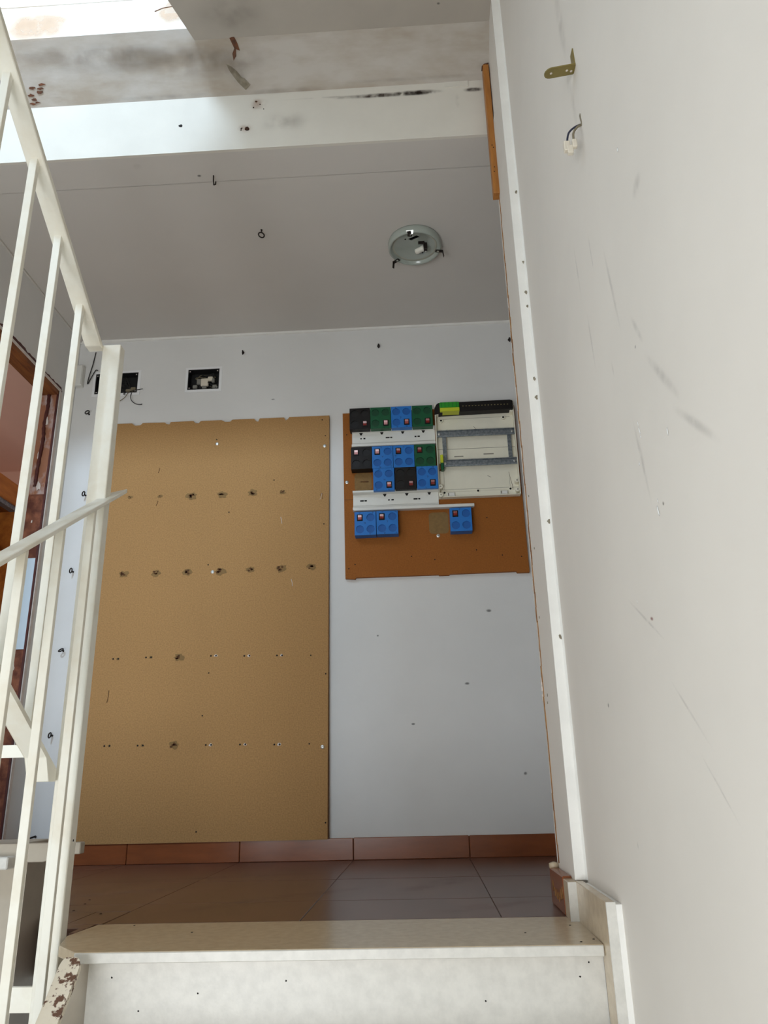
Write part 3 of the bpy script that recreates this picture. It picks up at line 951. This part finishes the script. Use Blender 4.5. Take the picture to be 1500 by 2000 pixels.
pin_bm = bmesh.new()
for sx in (-1, 1):
    bm_lathe(pin_bm, [(.0026, -.0332), (.0026, -.0318)], 8, 'Y', (sx * .0095, 0, 0))
pin_me = mesh_from('pin_holes', pin_bm, M['hole'])
earth_bm = bmesh.new()
for s in (-1, 1):
    bm_box(earth_bm, -.003, .003, -.045, -.032, s * .0178 - .0012, s * .0178 + .0012)
earth_me = mesh_from('earth_clip', earth_bm, M['brass'])
bez_bm = bmesh.new()
bm_box(bez_bm, -.0138, .0138, -.0545, -.0515, -.0170, .0170, .0015)
bezel_me = mesh_from('switch_bezel', bez_bm, M['black'])


def rocker_mesh(material):
    bm = bmesh.new()
    bm_prism(bm, [(-.0086, -.0545, -.0108), (-.0086, -.0575, -.0108), (-.0086, -.0552, .0015), (-.0086, -.0590, .0108), (-.0086, -.0545, .0108)], (.0172, 0, 0))
    return mesh_from('rocker', bm, material)


rockers = {k: rocker_mesh(M[k]) for k in ('red', 'pink', 'rose')}
bodies, cups_ = {}, {}
for c in ('blue', 'green', 'black'):
    bodies[c] = mesh_from('socket_body', socket_body(), M[c])
    cups_[c] = cup_mesh(M[c + '_d'])


def socket_block(x0, ztop_, colour, sw, rk, label, mirrored, marks=()):
    """x0 left edge and ztop_ upper edge of the block; mirrored puts the switch at the upper left"""
    cx, cz = x0 + BW / 2, ztop_ - BH / 2
    t = thing('socket_block', label, 'power socket', (cx, YB - .0005, cz), 'four-way socket blocks on the square board')
    rot = math.pi if mirrored else 0
    b = link('body', bodies[colour], None, t)
    b.rotation_euler.y = rot
    for qx, qz in ((-1, 1), (1, 1), (-1, -1)):
        if mirrored:
            qx, qz = -qx, -qz
        c = link('socket', cups_[colour], None, t, (qx * BW / 4, 0, qz * BH / 4))
        link('pin_holes', pin_me, None, c)
        link('earth_clip', earth_me, None, c)
    q = (-1, 1) if mirrored else (1, -1)
    s_ = link('switch', bezel_me, None, t, (q[0] * BW / 4, 0, q[1] * BH / 4))
    link('rocker', rockers[rk], None, s_)
    for (mx, mz, kind) in marks:
        bm = bmesh.new()
        y = YB - .0005 - BD - .0002
        X, Z = cx + mx, cz + mz
        st = {'7': [((-.004, .004), (.003, .004)), ((.003, .004), (-.001, -.005))], '1': [((0, .005), (0, -.005))],
              '4': [((-.003, .005), (-.004, 0)), ((-.004, 0), (.004, 0)), ((.002, .004), (.001, -.005))],
              '=': [((-.004, .002), (.004, .002)), ((-.004, -.002), (.004, -.002))],
              'l': [((-.003, .004), (-.003, -.004)), ((-.003, -.004), (.003, -.004))],
              'v': [((-.003, .004), (0, -.004)), ((0, -.004), (.004, .004))]}[kind]
        for (a, b_) in st:
            bm_tube(bm, [(X + a[0], y, Z + a[1]), (X + b_[0], y, Z + b_[1])], .0007, 4)
        from_bm('pen_mark', bm, M['ink'], t)
    return t


P_ = .1045
X1, Z1 = -.315, 2.0895
X2, Z2 = -.310, 1.8755
socket_block(X1, Z1, 'black', 0, 'red', 'black socket block at the left end of the top row', False)
socket_block(X1 + P_, Z1, 'green', 0, 'pink', 'green socket block with a faded pink switch in the top row', False)
socket_block(X1 + 2 * P_, Z1, 'blue', 0, 'rose', 'blue socket block in the top row between two green ones', False, [(-.025, .053, 'l'), (-.004, -.004, '7'), (-.022, -.053, 'v'), (.026, -.052, '=')])
socket_block(X1 + 3 * P_, Z1, 'green', 0, 'red', 'green socket block at the right end of the top row beside the enclosure', False)
socket_block(X2, Z2, 'black', 0, 'pink', 'black socket block with a faded pink switch above the bare glue patch', True)
socket_block(X2 + P_, Z2, 'blue', 0, 'pink', 'blue socket block with a faded pink switch next to the black one', True, [(-.006, .050, '7'), (.042, .052, '1'), (0, .002, 'v'), (-.012, -.053, '4'), (.044, -.046, 'l')])
socket_block(X2 + 2 * P_, Z2, 'blue', 0, 'red', 'blue socket block directly left of the green one in the second row', True, [(0, .050, '='), (-.040, .004, '4')])
socket_block(X2 + 3 * P_, Z2, 'green', 0, 'red', 'green socket block in the second row beside the enclosure', True)
X3, Z3 = -.202, Z2 - BH - .0015
socket_block(X3, Z3, 'blue', 0, 'rose', 'blue socket block right of the bare glue patch, above the lower trunking', False, [(-.022, .053, '='), (.040, .052, '1'), (.004, -.002, '4'), (-.036, -.052, 'v'), (.026, -.053, 'l')])
socket_block(X3 + P_ + .002, Z3 + .001, 'black', 0, 'red', 'black socket block between two blue ones in the third row', False)
socket_block(X3 + 2 * P_ + .003, Z3 + .002, 'blue', 0, 'red', 'blue socket block at the right end of the third row beside the enclosure', False, [(-.024, .053, '1'), (.030, .053, '4'), (.002, .002, '7'), (-.006, -.052, 'l')])
X4, Z4 = -.296, 1.5355
socket_block(X4, Z4, 'blue', 0, 'rose', 'lowest blue socket block at the far left under the lower trunking', True, [(-.026, .052, '='), (.036, .052, '7'), (-.002, .002, '4'), (.022, -.053, 'v')])
socket_block(X4 + .1055, Z4 + .001, 'blue', 0, 'red', 'lowest blue socket block, second from left under the lower trunking', True, [(-.022, .052, '='), (.042, .052, '4'), (0, .004, '7'), (-.014, -.053, 'v'), (.044, -.050, 'l')])
socket_block(.1605, Z4 + .002, 'blue', 0, 'red', 'lone blue socket block right of the lower glue patch', True, [(-.004, .053, '7')])

# ================================================================== WHITE TRUNKING


def trunking(label, x0, x1, z0, z1, slots, notch, long_lip=None, base=None):
    t = thing('cable_trunking', label, 'trunking', ((x0 + x1) / 2, YB, z0), 'white trunking between the socket rows')
    y = YB - .001
    prof = [(y, z0), (y - .034, z0), (y - .037, z0 + .002), (y - .037, z0 + .012), (y - .034, z0 + .014), (y - .012, z0 + .016), (y - .010, z0 + .024), (y - .006, z0 + .026),
            (y - .006, z1 - .014), (y - .030, z1 - .012), (y - .034, z1 - .010), (y - .034, z1 - .002), (y - .032, z1), (y, z1)]
    prism('channel', [(x0, a, b) for a, b in prof], (x1 - x0, 0, 0), M['pvc'], t)
    for (x, w) in slots:
        box('slot', x - w, x + w, y - .0068, y - .005, (z0 + z1) / 2 + .002, (z0 + z1) / 2 + .009, M['hole'], t)
    for x in notch:
        prism('cable_notch', [(x - .009, y - .0075, z1 - .0135), (x + .009, y - .0075, z1 - .0135), (x + .003, y - .0075, z1 - .026), (x - .003, y - .0075, z1 - .026)], (0, .0018, 0), M['hole'], t)
    box('score_line', x0 + .002, x1 - .002, y - .0065, y - .005, z0 + .030, z0 + .0312, M['encl_d'], t)
    if long_lip:
        box('cover_strip', x0 + .004, long_lip, y - .0395, y - .020, z0 - .004, z0 + .011, M['pvc'], t, .002)
        box('cover_strip', x0 + .004, long_lip - .005, y - .020, y - .001, z0 - .001, z0 + .006, M['pvc'], t)
    return t


trunking('white plastic trunking under the top row of sockets', -.307, .110, 1.886, 1.986, [(-.262, .0035), (-.245, .005), (-.128, .010), (-.110, .005), (.012, .005), (.028, .006)], [-.262, -.157, -.052, .052])
trunking('white plastic trunking with a longer lower strip above the bottom sockets', -.305, .112, 1.552, 1.653, [(-.262, .009), (-.244, .006), (-.130, .004), (-.112, .006), (.000, .010), (.018, .005)], [-.150, -.042, .068], long_lip=.281)

# ================================================================== ENCLOSURE WITH RAILS
enc = thing('electrical_enclosure', 'open ivory distribution box base with metal rails and black terminal strip', 'electrical box', (.312, YB, 1.597))
ex0, ex1, ez0, ez1 = .113, .508, 1.602, 2.100
yb = YB - .001
box('back_plate', ex0, ex1, yb - .006, yb, ez0, ez1, M['encl'], enc)
for a in [(ex0, ex0 + .005, ez0, ez1), (ex1 - .005, ex1, ez0, ez1)]:
    box('side_wall', a[0], a[1], yb - .040, yb - .0055, a[2], a[3], M['encl'], enc, .001)
box('bottom_wall', ex0 + .005, ex1 - .005, yb - .030, yb - .0055, ez0, ez0 + .005, M['encl'], enc, .001)
box('bottom_ledge', ex0 + .02, ex1 - .02, yb - .014, yb - .0055, ez0 + .005, ez0 + .034, M['encl'], enc, .002)
box('groove', ex0 + .006, ex1 - .006, yb - .0068, yb - .0055, ez0 + .046, ez0 + .0475, M['encl_d'], enc)
box('groove', ex0 + .006, ex1 - .006, yb - .0068, yb - .0055, 1.862, 1.864, M['encl_d'], enc)
box('groove', ex0 + .02, ex1 - .02, yb - .0068, yb - .0055, 2.028, 2.0292, M['encl_d'], enc)
box('groove', ex0 + .030, ex0 + .031, yb - .0068, yb - .0055, ez0 + .048, 1.75, M['encl_d'], enc)
box('groove', ex1 - .046, ex1 - .045, yb - .0068, yb - .0055, ez0 + .048, 1.70, M['encl_d'], enc)
for x0_, x1_, z_ in [(.20, .245, 1.822), (.345, .395, 1.830)]:
    box('slot_mark', x0_, x1_, yb - .0068, yb - .0055, z_ - .003, z_ + .003, M['encl_d'], enc)
for x_, z_, a_ in [(.165, 1.965, .6), (.31, 1.975, -1.0), (.365, 1.71, -.5)]:
    tube('scuff', [(x_ - .010 * math.cos(a_), yb - .0062, z_ - .010 * math.sin(a_)), (x_ + .010 * math.cos(a_), yb - .0062, z_ + .010 * math.sin(a_))], .0012, M['encl_d'], enc, 5)
tube('crack', smooth_path([(.462, yb - .0062, 1.73), (.466, yb - .0062, 1.70), (.474, yb - .0062, 1.66), (.476, yb - .0062, 1.645)]), .0009, M['glue'], enc, 5)
for x_, z_ in [(.124, 1.612), (.124, 1.655), (.494, 1.625), (.494, 1.672), (.124, 2.050), (.497, 2.050)]:
    p = lathe('corner_post', [(.011, 0), (.011, -.034), (.006, -.036)], M['encl'], enc, 14, 'Y', loc=(x_, yb - .005, z_))
    lathe('post_hole', [(.0042, -.0412), (.0042, -.040)], M['encl_d'], p, 8, 'Y', loc=(x_, yb, z_))
for x_, z_ in [(.142, 1.630), (.305, 1.634), (.462, 1.638), (.143, 2.018), (.455, 2.022)]:
    p = lathe('screw_boss', [(.0105, 0), (.0105, -.010), (.006, -.011)], M['encl'], enc, 14, 'Y', loc=(x_, yb - .005, z_))
    lathe('boss_hole', [(.0055, -.0165), (.0055, -.0155)], M['hole'], p, 9, 'Y', loc=(x_, yb, z_))
for x_ in (.155, .410):
    box('latch', x_, x_ + .036, yb - .0335, yb - .028, ez0 + .004, ez0 + .022, M['pvc'], enc, .002)
    box('latch_recess', x_ + .002, x_ + .008, yb - .0345, yb - .0335, ez0 + .006, ez0 + .020, M['encl_d'], enc)


def hat_rail(z, x0, x1):
    y = yb - .030
    prof = [(y, z - .0175), (y - .006, z - .0175), (y - .007, z - .012), (y - .002, z - .011), (y - .002, z + .011), (y - .007, z + .012), (y - .006, z + .0175), (y, z + .0175)]
    r_ = prism('din_rail', [(x0, a, b) for a, b in prof], (x1 - x0, 0, 0), M['zinc'], enc)
    for x in (x0 + .012, x1 - .012):
        lathe('rail_screw', [(.006, 0), (.006, -.003), (.002, -.004)], M['screw'], r_, 12, 'Y', loc=(x, y - .002, z))


hat_rail(1.936, .118, .503)
hat_rail(1.777, .140, .503)
for x in (.144, .465):
    box('rail_upright', x, x + .019, yb - .030, yb - .026, 1.768, 1.945, M['zinc'], enc)
# black terminal strip
ts = prism('terminal_strip', [(.112, yb - .055, 2.040), (.112, yb - .055, 2.070), (.122, yb - .055, 2.090), (.132, yb - .055, 2.098), (.490, yb - .055, 2.100), (.503, yb - .055, 2.094), (.503, yb - .055, 2.048), (.150, yb - .055, 2.044)], (0, .047, 0), M['black'], enc, .002)
for k in range(15):
    x = .252 + k * .0158
    box('brass_clip', x, x + .006, yb - .0565, yb - .054, 2.072, 2.0755, M['brass'], ts)
tg = box('green_terminal', .138, .236, yb - .066, yb - .020, 2.064, 2.096, M['tgreen'], ts, .003)
ty_ = box('yellow_terminal', .139, .236, yb - .068, yb - .020, 2.044, 2.064, M['tyellow'], ts, .002)
for k in range(5):
    box('terminal_rib', .145 + k * .019, .147 + k * .019, yb - .0672, yb - .064, 2.066, 2.094, M['green'], tg)
et = box('earth_terminal', .129, .144, yb - .052, yb - .020, 1.775, 1.818, M['tyellow'], enc, .003)
box('earth_terminal_foot', .130, .145, yb - .052, yb - .020, 1.738, 1.775, M['green'], et, .003)
box('earth_terminal_side', .123, .1295, yb - .045, yb - .022, 1.742, 1.772, M['glue'], et, .001)

# ================================================================== JUNCTION BOXES
def jbox(label, x0, x1, z0, z1, guts):
    t = thing('junction_box', label, 'junction box', ((x0 + x1) / 2, DB, z0), 'open junction boxes in the back wall')
    d = .045
    grid = bmesh.new()
    bm_box(grid, x0 + .001, x1 - .001, DB + d, DB + d + .003, z0 + .001, z1 - .001)
    for a in ((x0 + .0005, x0 + .004, z0, z1), (x1 - .004, x1 - .0005, z0, z1), (x0, x1, z0 + .0005, z0 + .004), (x0, x1, z1 - .004, z1 - .0005)):
        bm_box(grid, a[0], a[1], DB - .001, DB + d, a[2], a[3])
    from_bm('box_shell', grid, M['boxdark'], t)
    rim = bmesh.new()
    for a in ((x0 - .013, x0, z0 - .014, z1 + .012), (x1, x1 + .015, z0 - .014, z1 + .012), (x0, x1, z0 - .014, z0), (x0, x1, z1, z1 + .012)):
        bm_box(rim, a[0], a[1], DB - .0022, DB + .001, a[2], a[3])
    from_bm('filler_rim', rim, M['plasterrim'], t)
    for x, z in [(x0 + .010, z0 + .010), (x0 + .010, z1 - .012), (x1 - .010, z1 - .012), (x1 - .010, z0 + .010)]:
        p = lathe('screw_post', [(.0065, .02), (.0065, -.001)], M['boxdark'], t, 12, 'Y', loc=(x, DB, z))
        lathe('post_hole', [(.0028, -.0012), (.0028, -.002)], M['chip'], p, 8, 'Y', loc=(x, DB, z))
    rng = random.Random(guts)
    for k in range(9 if guts == 2 else 6):
        pts = [(rng.uniform(x0 + .02, x1 - .02), DB + rng.uniform(.006, .035), rng.uniform(z0 + .012, z1 - .012)) for _ in range(4)]
        tube('wire', smooth_path(pts, 5), .0022, M['wire_g' if k % 3 == 0 and guts == 2 else 'wire_k'], t, 5)
    if guts == 2:
        for x, z, w, h in [(-1.09, 2.325, .020, .022), (-1.06, 2.345, .014, .012), (-1.12, 2.33, .012, .016), (-1.14, 2.30, .012, .010), (-1.035, 2.298, .012, .010), (-1.09, 2.295, .012, .008), (-1.045, 2.335, .008, .012)]:
            box('wire_connector', x - w, x + w, DB + .006, DB + .022, z - h, z + h, M['connector'] if w > .013 else M['label'], t, .003)
    else:
        for x, z, w, h in [(-1.49, 2.295, .020, .008), (-1.47, 2.305, .014, .008)]:
            box('wire_connector', x - w, x + w, DB + .002, DB + .018, z - h, z + h, M['wire_g'], t, .003)
    return t


j1 = jbox('open black junction box partly hidden behind the newel post', -1.675, -1.446, 2.277, 2.397, 1)
j2 = jbox('open black junction box stuffed with wires above the tall board', -1.177, -1.010, 2.277, 2.397, 2)
for pts, mt in [([(-1.475, DB + .005, 2.285), (-1.470, DB - .02, 2.245), (-1.458, DB - .028, 2.215), (-1.435, DB - .03, 2.195), (-1.410, DB - .028, 2.190), (-1.404, DB - .022, 2.197)], 'wire_k'),
                ([(-1.49, DB + .004, 2.285), (-1.488, DB - .02, 2.262), (-1.497, DB - .026, 2.238), (-1.525, DB - .02, 2.222), (-1.545, DB - .01, 2.225)], 'wire_g'),
                ([(-1.485, DB + .004, 2.288), (-1.45, DB - .022, 2.279), (-1.405, DB - .03, 2.281)], 'wire_k'),
                ([(-1.50, DB + .01, 2.29), (-1.51, DB - .015, 2.265), (-1.50, DB - .02, 2.255)], 'wire_k')]:
    tube('loose_wire', smooth_path(pts), .0022, M[mt], j1, 6)
lw = tube('loose_wire', smooth_path([(-1.690, DB - .003, 2.53), (-1.695, DB - .012, 2.45), (-1.708, DB - .015, 2.37), (-1.712, DB - .012, 2.335), (-1.700, DB - .012, 2.362), (-1.676, DB - .014, 2.412), (-1.668, DB - .003, 2.418)]), .0026, M['wire_k'])
setp(lw, 'black bent wire sticking out of the wall behind the upper handrail', 'wire')

cb = thing('surface_box', 'small white surface box in the left corner of the back wall', 'electrical box', (-1.757, DB, 2.318))
box('case', -1.778, -1.736, DB - .035, DB, 2.318, 2.440, M['pvc'], cb, .003)
box('cover', -1.776, -1.738, DB - .040, DB - .035, 2.322, 2.436, M['pvc'], cb, .002)

# ================================================================== HOOKS
def screw_eye(label, x, y, z, r, axis, twist, group, closed=True):
    t = thing('screw_eye', label, 'hook', (x, y, z), group)
    n = 15
    span = 2 * math.pi * (.97 if closed else .72)
    if axis == 'Y':                       # sticks out of a wall facing -Y
        ctr = Vector((x, y - .014 - r, z))
        u, v = Vector((0, 1, 0)), Vector((math.sin(twist), 0, math.cos(twist)))
    else:                                 # hangs from a ceiling
        ctr = Vector((x, y, z - .014 - r))
        u, v = Vector((0, 0, 1)), Vector((math.cos(twist), math.sin(twist), 0))
    ring = [ctr + u * r * math.cos(span * k / n) + v * r * math.sin(span * k / n) for k in range(n + 1)]
    tube('ring', ring, .0030, M['iron'], t, 6)
    tube('shank', [ctr + u * r, ctr + u * (r + .014)], .0028, M['iron'], t, 6)
    d = -u
    lathe('plug', [(.005, -.0006), (.005, .001)], M['iron'], t, 8, 'Y' if axis == 'Y' else 'Z', loc=(x, y, z))
    return t


GH = 'screw eyes down the left edge of the back wall'
for (z, x, tw, lab) in [(2.161, -1.690, .9, 'topmost screw eye in the column beside the tall board'), (1.707, -1.661, .3, 'second screw eye from the top in the column beside the tall board'),
                        (1.310, -1.681, .2, 'third screw eye from the top in the column beside the tall board'), (.926, -1.685, 1.0, 'third screw eye from the bottom in the column beside the tall board'),
                        (.543, -1.692, .2, 'second screw eye from the bottom in the column beside the tall board'), (.118, -1.715, 1.2, 'lowest screw eye beside the tall board, just above the coping')]:
    screw_eye(lab, x, DB, z, .0115, 'Y', tw, GH)
GT = 'hooks along the top of the back wall'
for x, lab in [(-.888, 'dark wall hook under the ceiling above the tall board'), (-.164, 'dark wall hook under the ceiling above the square board'), (.524, 'dark wall hook under the ceiling in the right corner')]:
    t = thing('wall_hook', lab, 'hook', (x, DB, 2.485), GT)
    tube('hook', smooth_path([(x, DB, 2.492), (x, DB - .014, 2.490), (x + .002, DB - .018, 2.484), (x + .002, DB - .016, 2.476), (x, DB - .008, 2.472)]), .0038, M['iron'], t, 7)
    lathe('plug', [(.0075, 0.0005), (.0075, -.002), (.004, -.003)], M['iron'], t, 10, 'Y', loc=(x, DB, 2.486))
screw_eye('dark screw eye in the middle of the landing ceiling', -.626, 2.737, 2.60, .013, 'Z', .5, 'hooks in the landing ceiling')
t = thing('ceiling_hook', 'thin dark hook in the landing ceiling near the beam', 'hook', (-.751, 2.407, 2.60), 'hooks in the landing ceiling')
tube('hook', [(-.751, 2.407, 2.601), (-.750, 2.407, 2.575), (-.748, 2.409, 2.556)], .003, M['iron'], t, 6)
tube('hook_tip', [(-.748, 2.409, 2.556), (-.742, 2.410, 2.559), (-.741, 2.410, 2.572)], .0028, M['iron'], t, 6)

# ================================================================== CEILING LAMP BASE
lc = Vector((.040, 2.872, 2.60))
lamp = thing('ceiling_lamp', 'round ceiling lamp base without its shade', 'lamp', lc)
lathe('rim', [(.098, 0), (.116, 0), (.119, -.010), (.118, -.034), (.113, -.040), (.107, -.038), (.104, -.028), (.100, -.024)], M['glass'], lamp, 48, 'Z', loc=lc, smooth=True)
lathe('base_plate', [(.100, -.001), (.103, -.024), (.096, -.027), (.090, -.023), (0, -.023)], M['lampplate'], lamp, 48, 'Z', loc=lc, smooth=True)
for ang in (259, 140, 9):
    a = math.radians(ang)
    d = Vector((math.cos(a), math.sin(a), 0))
    n_ = Vector((-d.y, d.x, 0))
    p0 = lc + d * .094 + Vector((0, 0, -.041))
    bm = bmesh.new()
    bm_prism(bm, [p0 - n_ * .008, p0 + n_ * .008, p0 + n_ * .008 + d * .034, p0 - n_ * .008 + d * .034], (0, 0, -.0025))
    c_ = from_bm('spring_clip', bm, M['iron'], lamp)
    e0 = p0 + d * .034
    bm = bmesh.new()
    bm_prism(bm, [e0 - n_ * .006, e0 + n_ * .006, e0 + n_ * .005 + d * .004 + Vector((0, 0, -.030)), e0 - n_ * .005 + d * .004 + Vector((0, 0, -.030))], tuple(d * -.002))
    from_bm('clip_tongue', bm, M['iron'], c_)
    bm = bmesh.new()
    q0 = p0 + d * .006 + Vector((0, 0, -.0026))
    bm_prism(bm, [q0 - n_ * .0035, q0 + n_ * .0035, q0 + n_ * .0035 + d * .010, q0 - n_ * .0035 + d * .010], (0, 0, -.0008))
    from_bm('clip_slot', bm, M['lampplate'], c_)
prism('bright_foil', [lc + Vector(v) for v in ((-.036, -.119, -.030), (-.004, -.121, -.030), (-.006, -.112, -.042), (-.020, -.108, -.044), (-.032, -.112, -.040))], (0, .001, -.002), M['screw'], lamp)
bm = bmesh.new()
bm_tube(bm, [lc + Vector((.005, .012, -.043)), lc + Vector((.012, .008, -.043)), lc + Vector((.030, -.004, -.043)), lc + Vector((.042, -.012, -.043))], [.012, .013, .0125, .014], 16)
lh = from_bm('lampholder', bm, M['ceramic'], lamp, True)
box('holder_bracket', lc.x + .040, lc.x + .056, lc.y - .024, lc.y - .004, lc.z - .058, lc.z - .022, M['iron'], lamp, .002)
box('holder_arm', lc.x + .016, lc.x + .044, lc.y - .034, lc.y - .026, lc.z - .036, lc.z - .022, M['iron'], lamp, .001)
box('holder_clip', lc.x + .046, lc.x + .052, lc.y - .010, lc.y - .002, lc.z - .062, lc.z - .056, M['screw'], lamp, .001)
for dx, dy in [(-.040, -.052), (.036, .046)]:
    lathe('screw_hole', [(.0042, -.0228), (.0042, -.0242)], M['hole'], lamp, 9, 'Z', loc=lc + Vector((dx, dy, 0)))
bm = bmesh.new()
c0 = lc + Vector((-.004, -.058, -.0232))
bm_prism(bm, [c0 + Vector(v) for v in ((-.022, .004, 0), (.014, -.016, 0), (.026, -.006, 0), (-.010, .016, 0))], (0, 0, -.0008))
st = from_bm('rating_sticker', bm, M['label'], lamp)
bm = bmesh.new()
bm_prism(bm, [c0 + Vector(v) for v in ((-.012, .010, -.0008), (.010, -.002, -.0008), (.013, .001, -.0008), (-.009, .013, -.0008))], (0, 0, -.0004))
from_bm('printed_line', bm, M['boxdark'], st)

# ================================================================== BATTEN, BRACKET, WIRES
bat = thing('wooden_batten', 'orange pine batten fixed upright at the right end of the beam', 'batten', (.33, 2.25, 2.28))
box('batten', .3215, .3435, 2.232, 2.270, 2.285, 2.893, M['pine'], bat, .0015)
for z, x in [(2.50, .330), (2.49, .334), (2.40, .332), (2.38, .330)]:
    blob('nail_hole', x, z, .0022, .0022, 2.2318, .0005, M['hole'], bat, 7, .2)
prism('torn_top', [(.318, 2.236, 2.889), (.340, 2.230, 2.893), (.344, 2.232, 2.901), (.326, 2.236, 2.900)], (0, .03, 0), M['rust'], bat)

br = thing('angle_bracket', 'yellowed metal angle bracket sticking out of the right wall', 'bracket', (XR, 1.235, 1.735))
# leg on the wall
by, bz = 1.242, 1.722
pts = [(XR - .0025, by - .010, bz), (XR - .0025, by + .010, bz), (XR - .0025, by + .012, bz + .050), (XR - .0025, by - .008, bz + .050)]
prism('wall_leg', pts, (.0025, 0, 0), M['olive'], br)
# leg standing out from the wall, rounded end, slightly bent down
out_ = []
for k in range(9):
    a = -math.pi / 2 + math.pi * k / 8
    out_.append((-.050 - .0145 * math.cos(a), .0145 * math.sin(a)))
leg_pts = [(0, -.0145)] + out_ + [(0, .0145)]
tilt = Vector((0, 0, 0))
bm = bmesh.new()
o0 = Vector((XR - .001, by, bz + .001))
ux = Vector((1, 0, .16)).normalized()
uy = Vector((0, 1, .12)).normalized()
bm_prism(bm, [o0 + ux * a + uy * b for a, b in leg_pts], tuple(ux.cross(uy) * .0022))
fl_ = from_bm('standing_leg', bm, M['olive'], br)
nn = ux.cross(uy)
for a in (-.050, -.016, -.006):
    c_ = o0 + ux * a + uy * (0 if a < -.01 else .004)
    bm = bmesh.new()
    bm_prism(bm, [c_ - nn * .0006 + (ux * math.cos(k * math.pi / 5) + uy * math.sin(k * math.pi / 5)) * .0027 for k in range(10)], tuple(nn * .0034))
    from_bm('screw_hole', bm, M['chip'], fl_)

wy, wz = 1.252, 1.585
wr = thing('wall_wires', 'two short wires with a pale connector hanging from the right wall', 'wires', (XR, wy, wz - .06))
blob_pts = blob_outline(0, 0, .006, .016, 10, .4)
prism('wire_hole', [(XR - .0012, wy - .004 + a * .6 + b * .15, wz + .010 + b) for a, b in blob_pts], (.002, 0, 0), M['greyplaster'], wr)
tube('wire', smooth_path([(XR + .004, wy, wz), (XR - .012, wy + .001, wz - .006), (XR - .026, wy + .004, wz - .018), (XR - .032, wy + .004, wz - .042)]), .0021, M['wire_b'], wr, 7)
tube('wire', smooth_path([(XR + .004, wy - .002, wz - .002), (XR - .009, wy - .002, wz - .010), (XR - .018, wy - .001, wz - .024), (XR - .019, wy - .001, wz - .044)]), .0024, M['wire_g'], wr, 7)
cx_, cy_, cz_ = XR - .032, wy + .004, wz - .052
box('connector', cx_ - .008, cx_ + .005, cy_ - .006, cy_ + .006, cz_ - .014, cz_ + .010, M['connector'], wr, .0015)
box('connector', cx_ - .002, cx_ + .010, cy_ - .007, cy_ + .004, cz_ - .022, cz_ - .002, M['connector'], wr, .0015)
box('connector', XR - .023, XR - .014, wy - .006, wy + .004, wz - .062, wz - .042, M['connector'], wr, .0015)
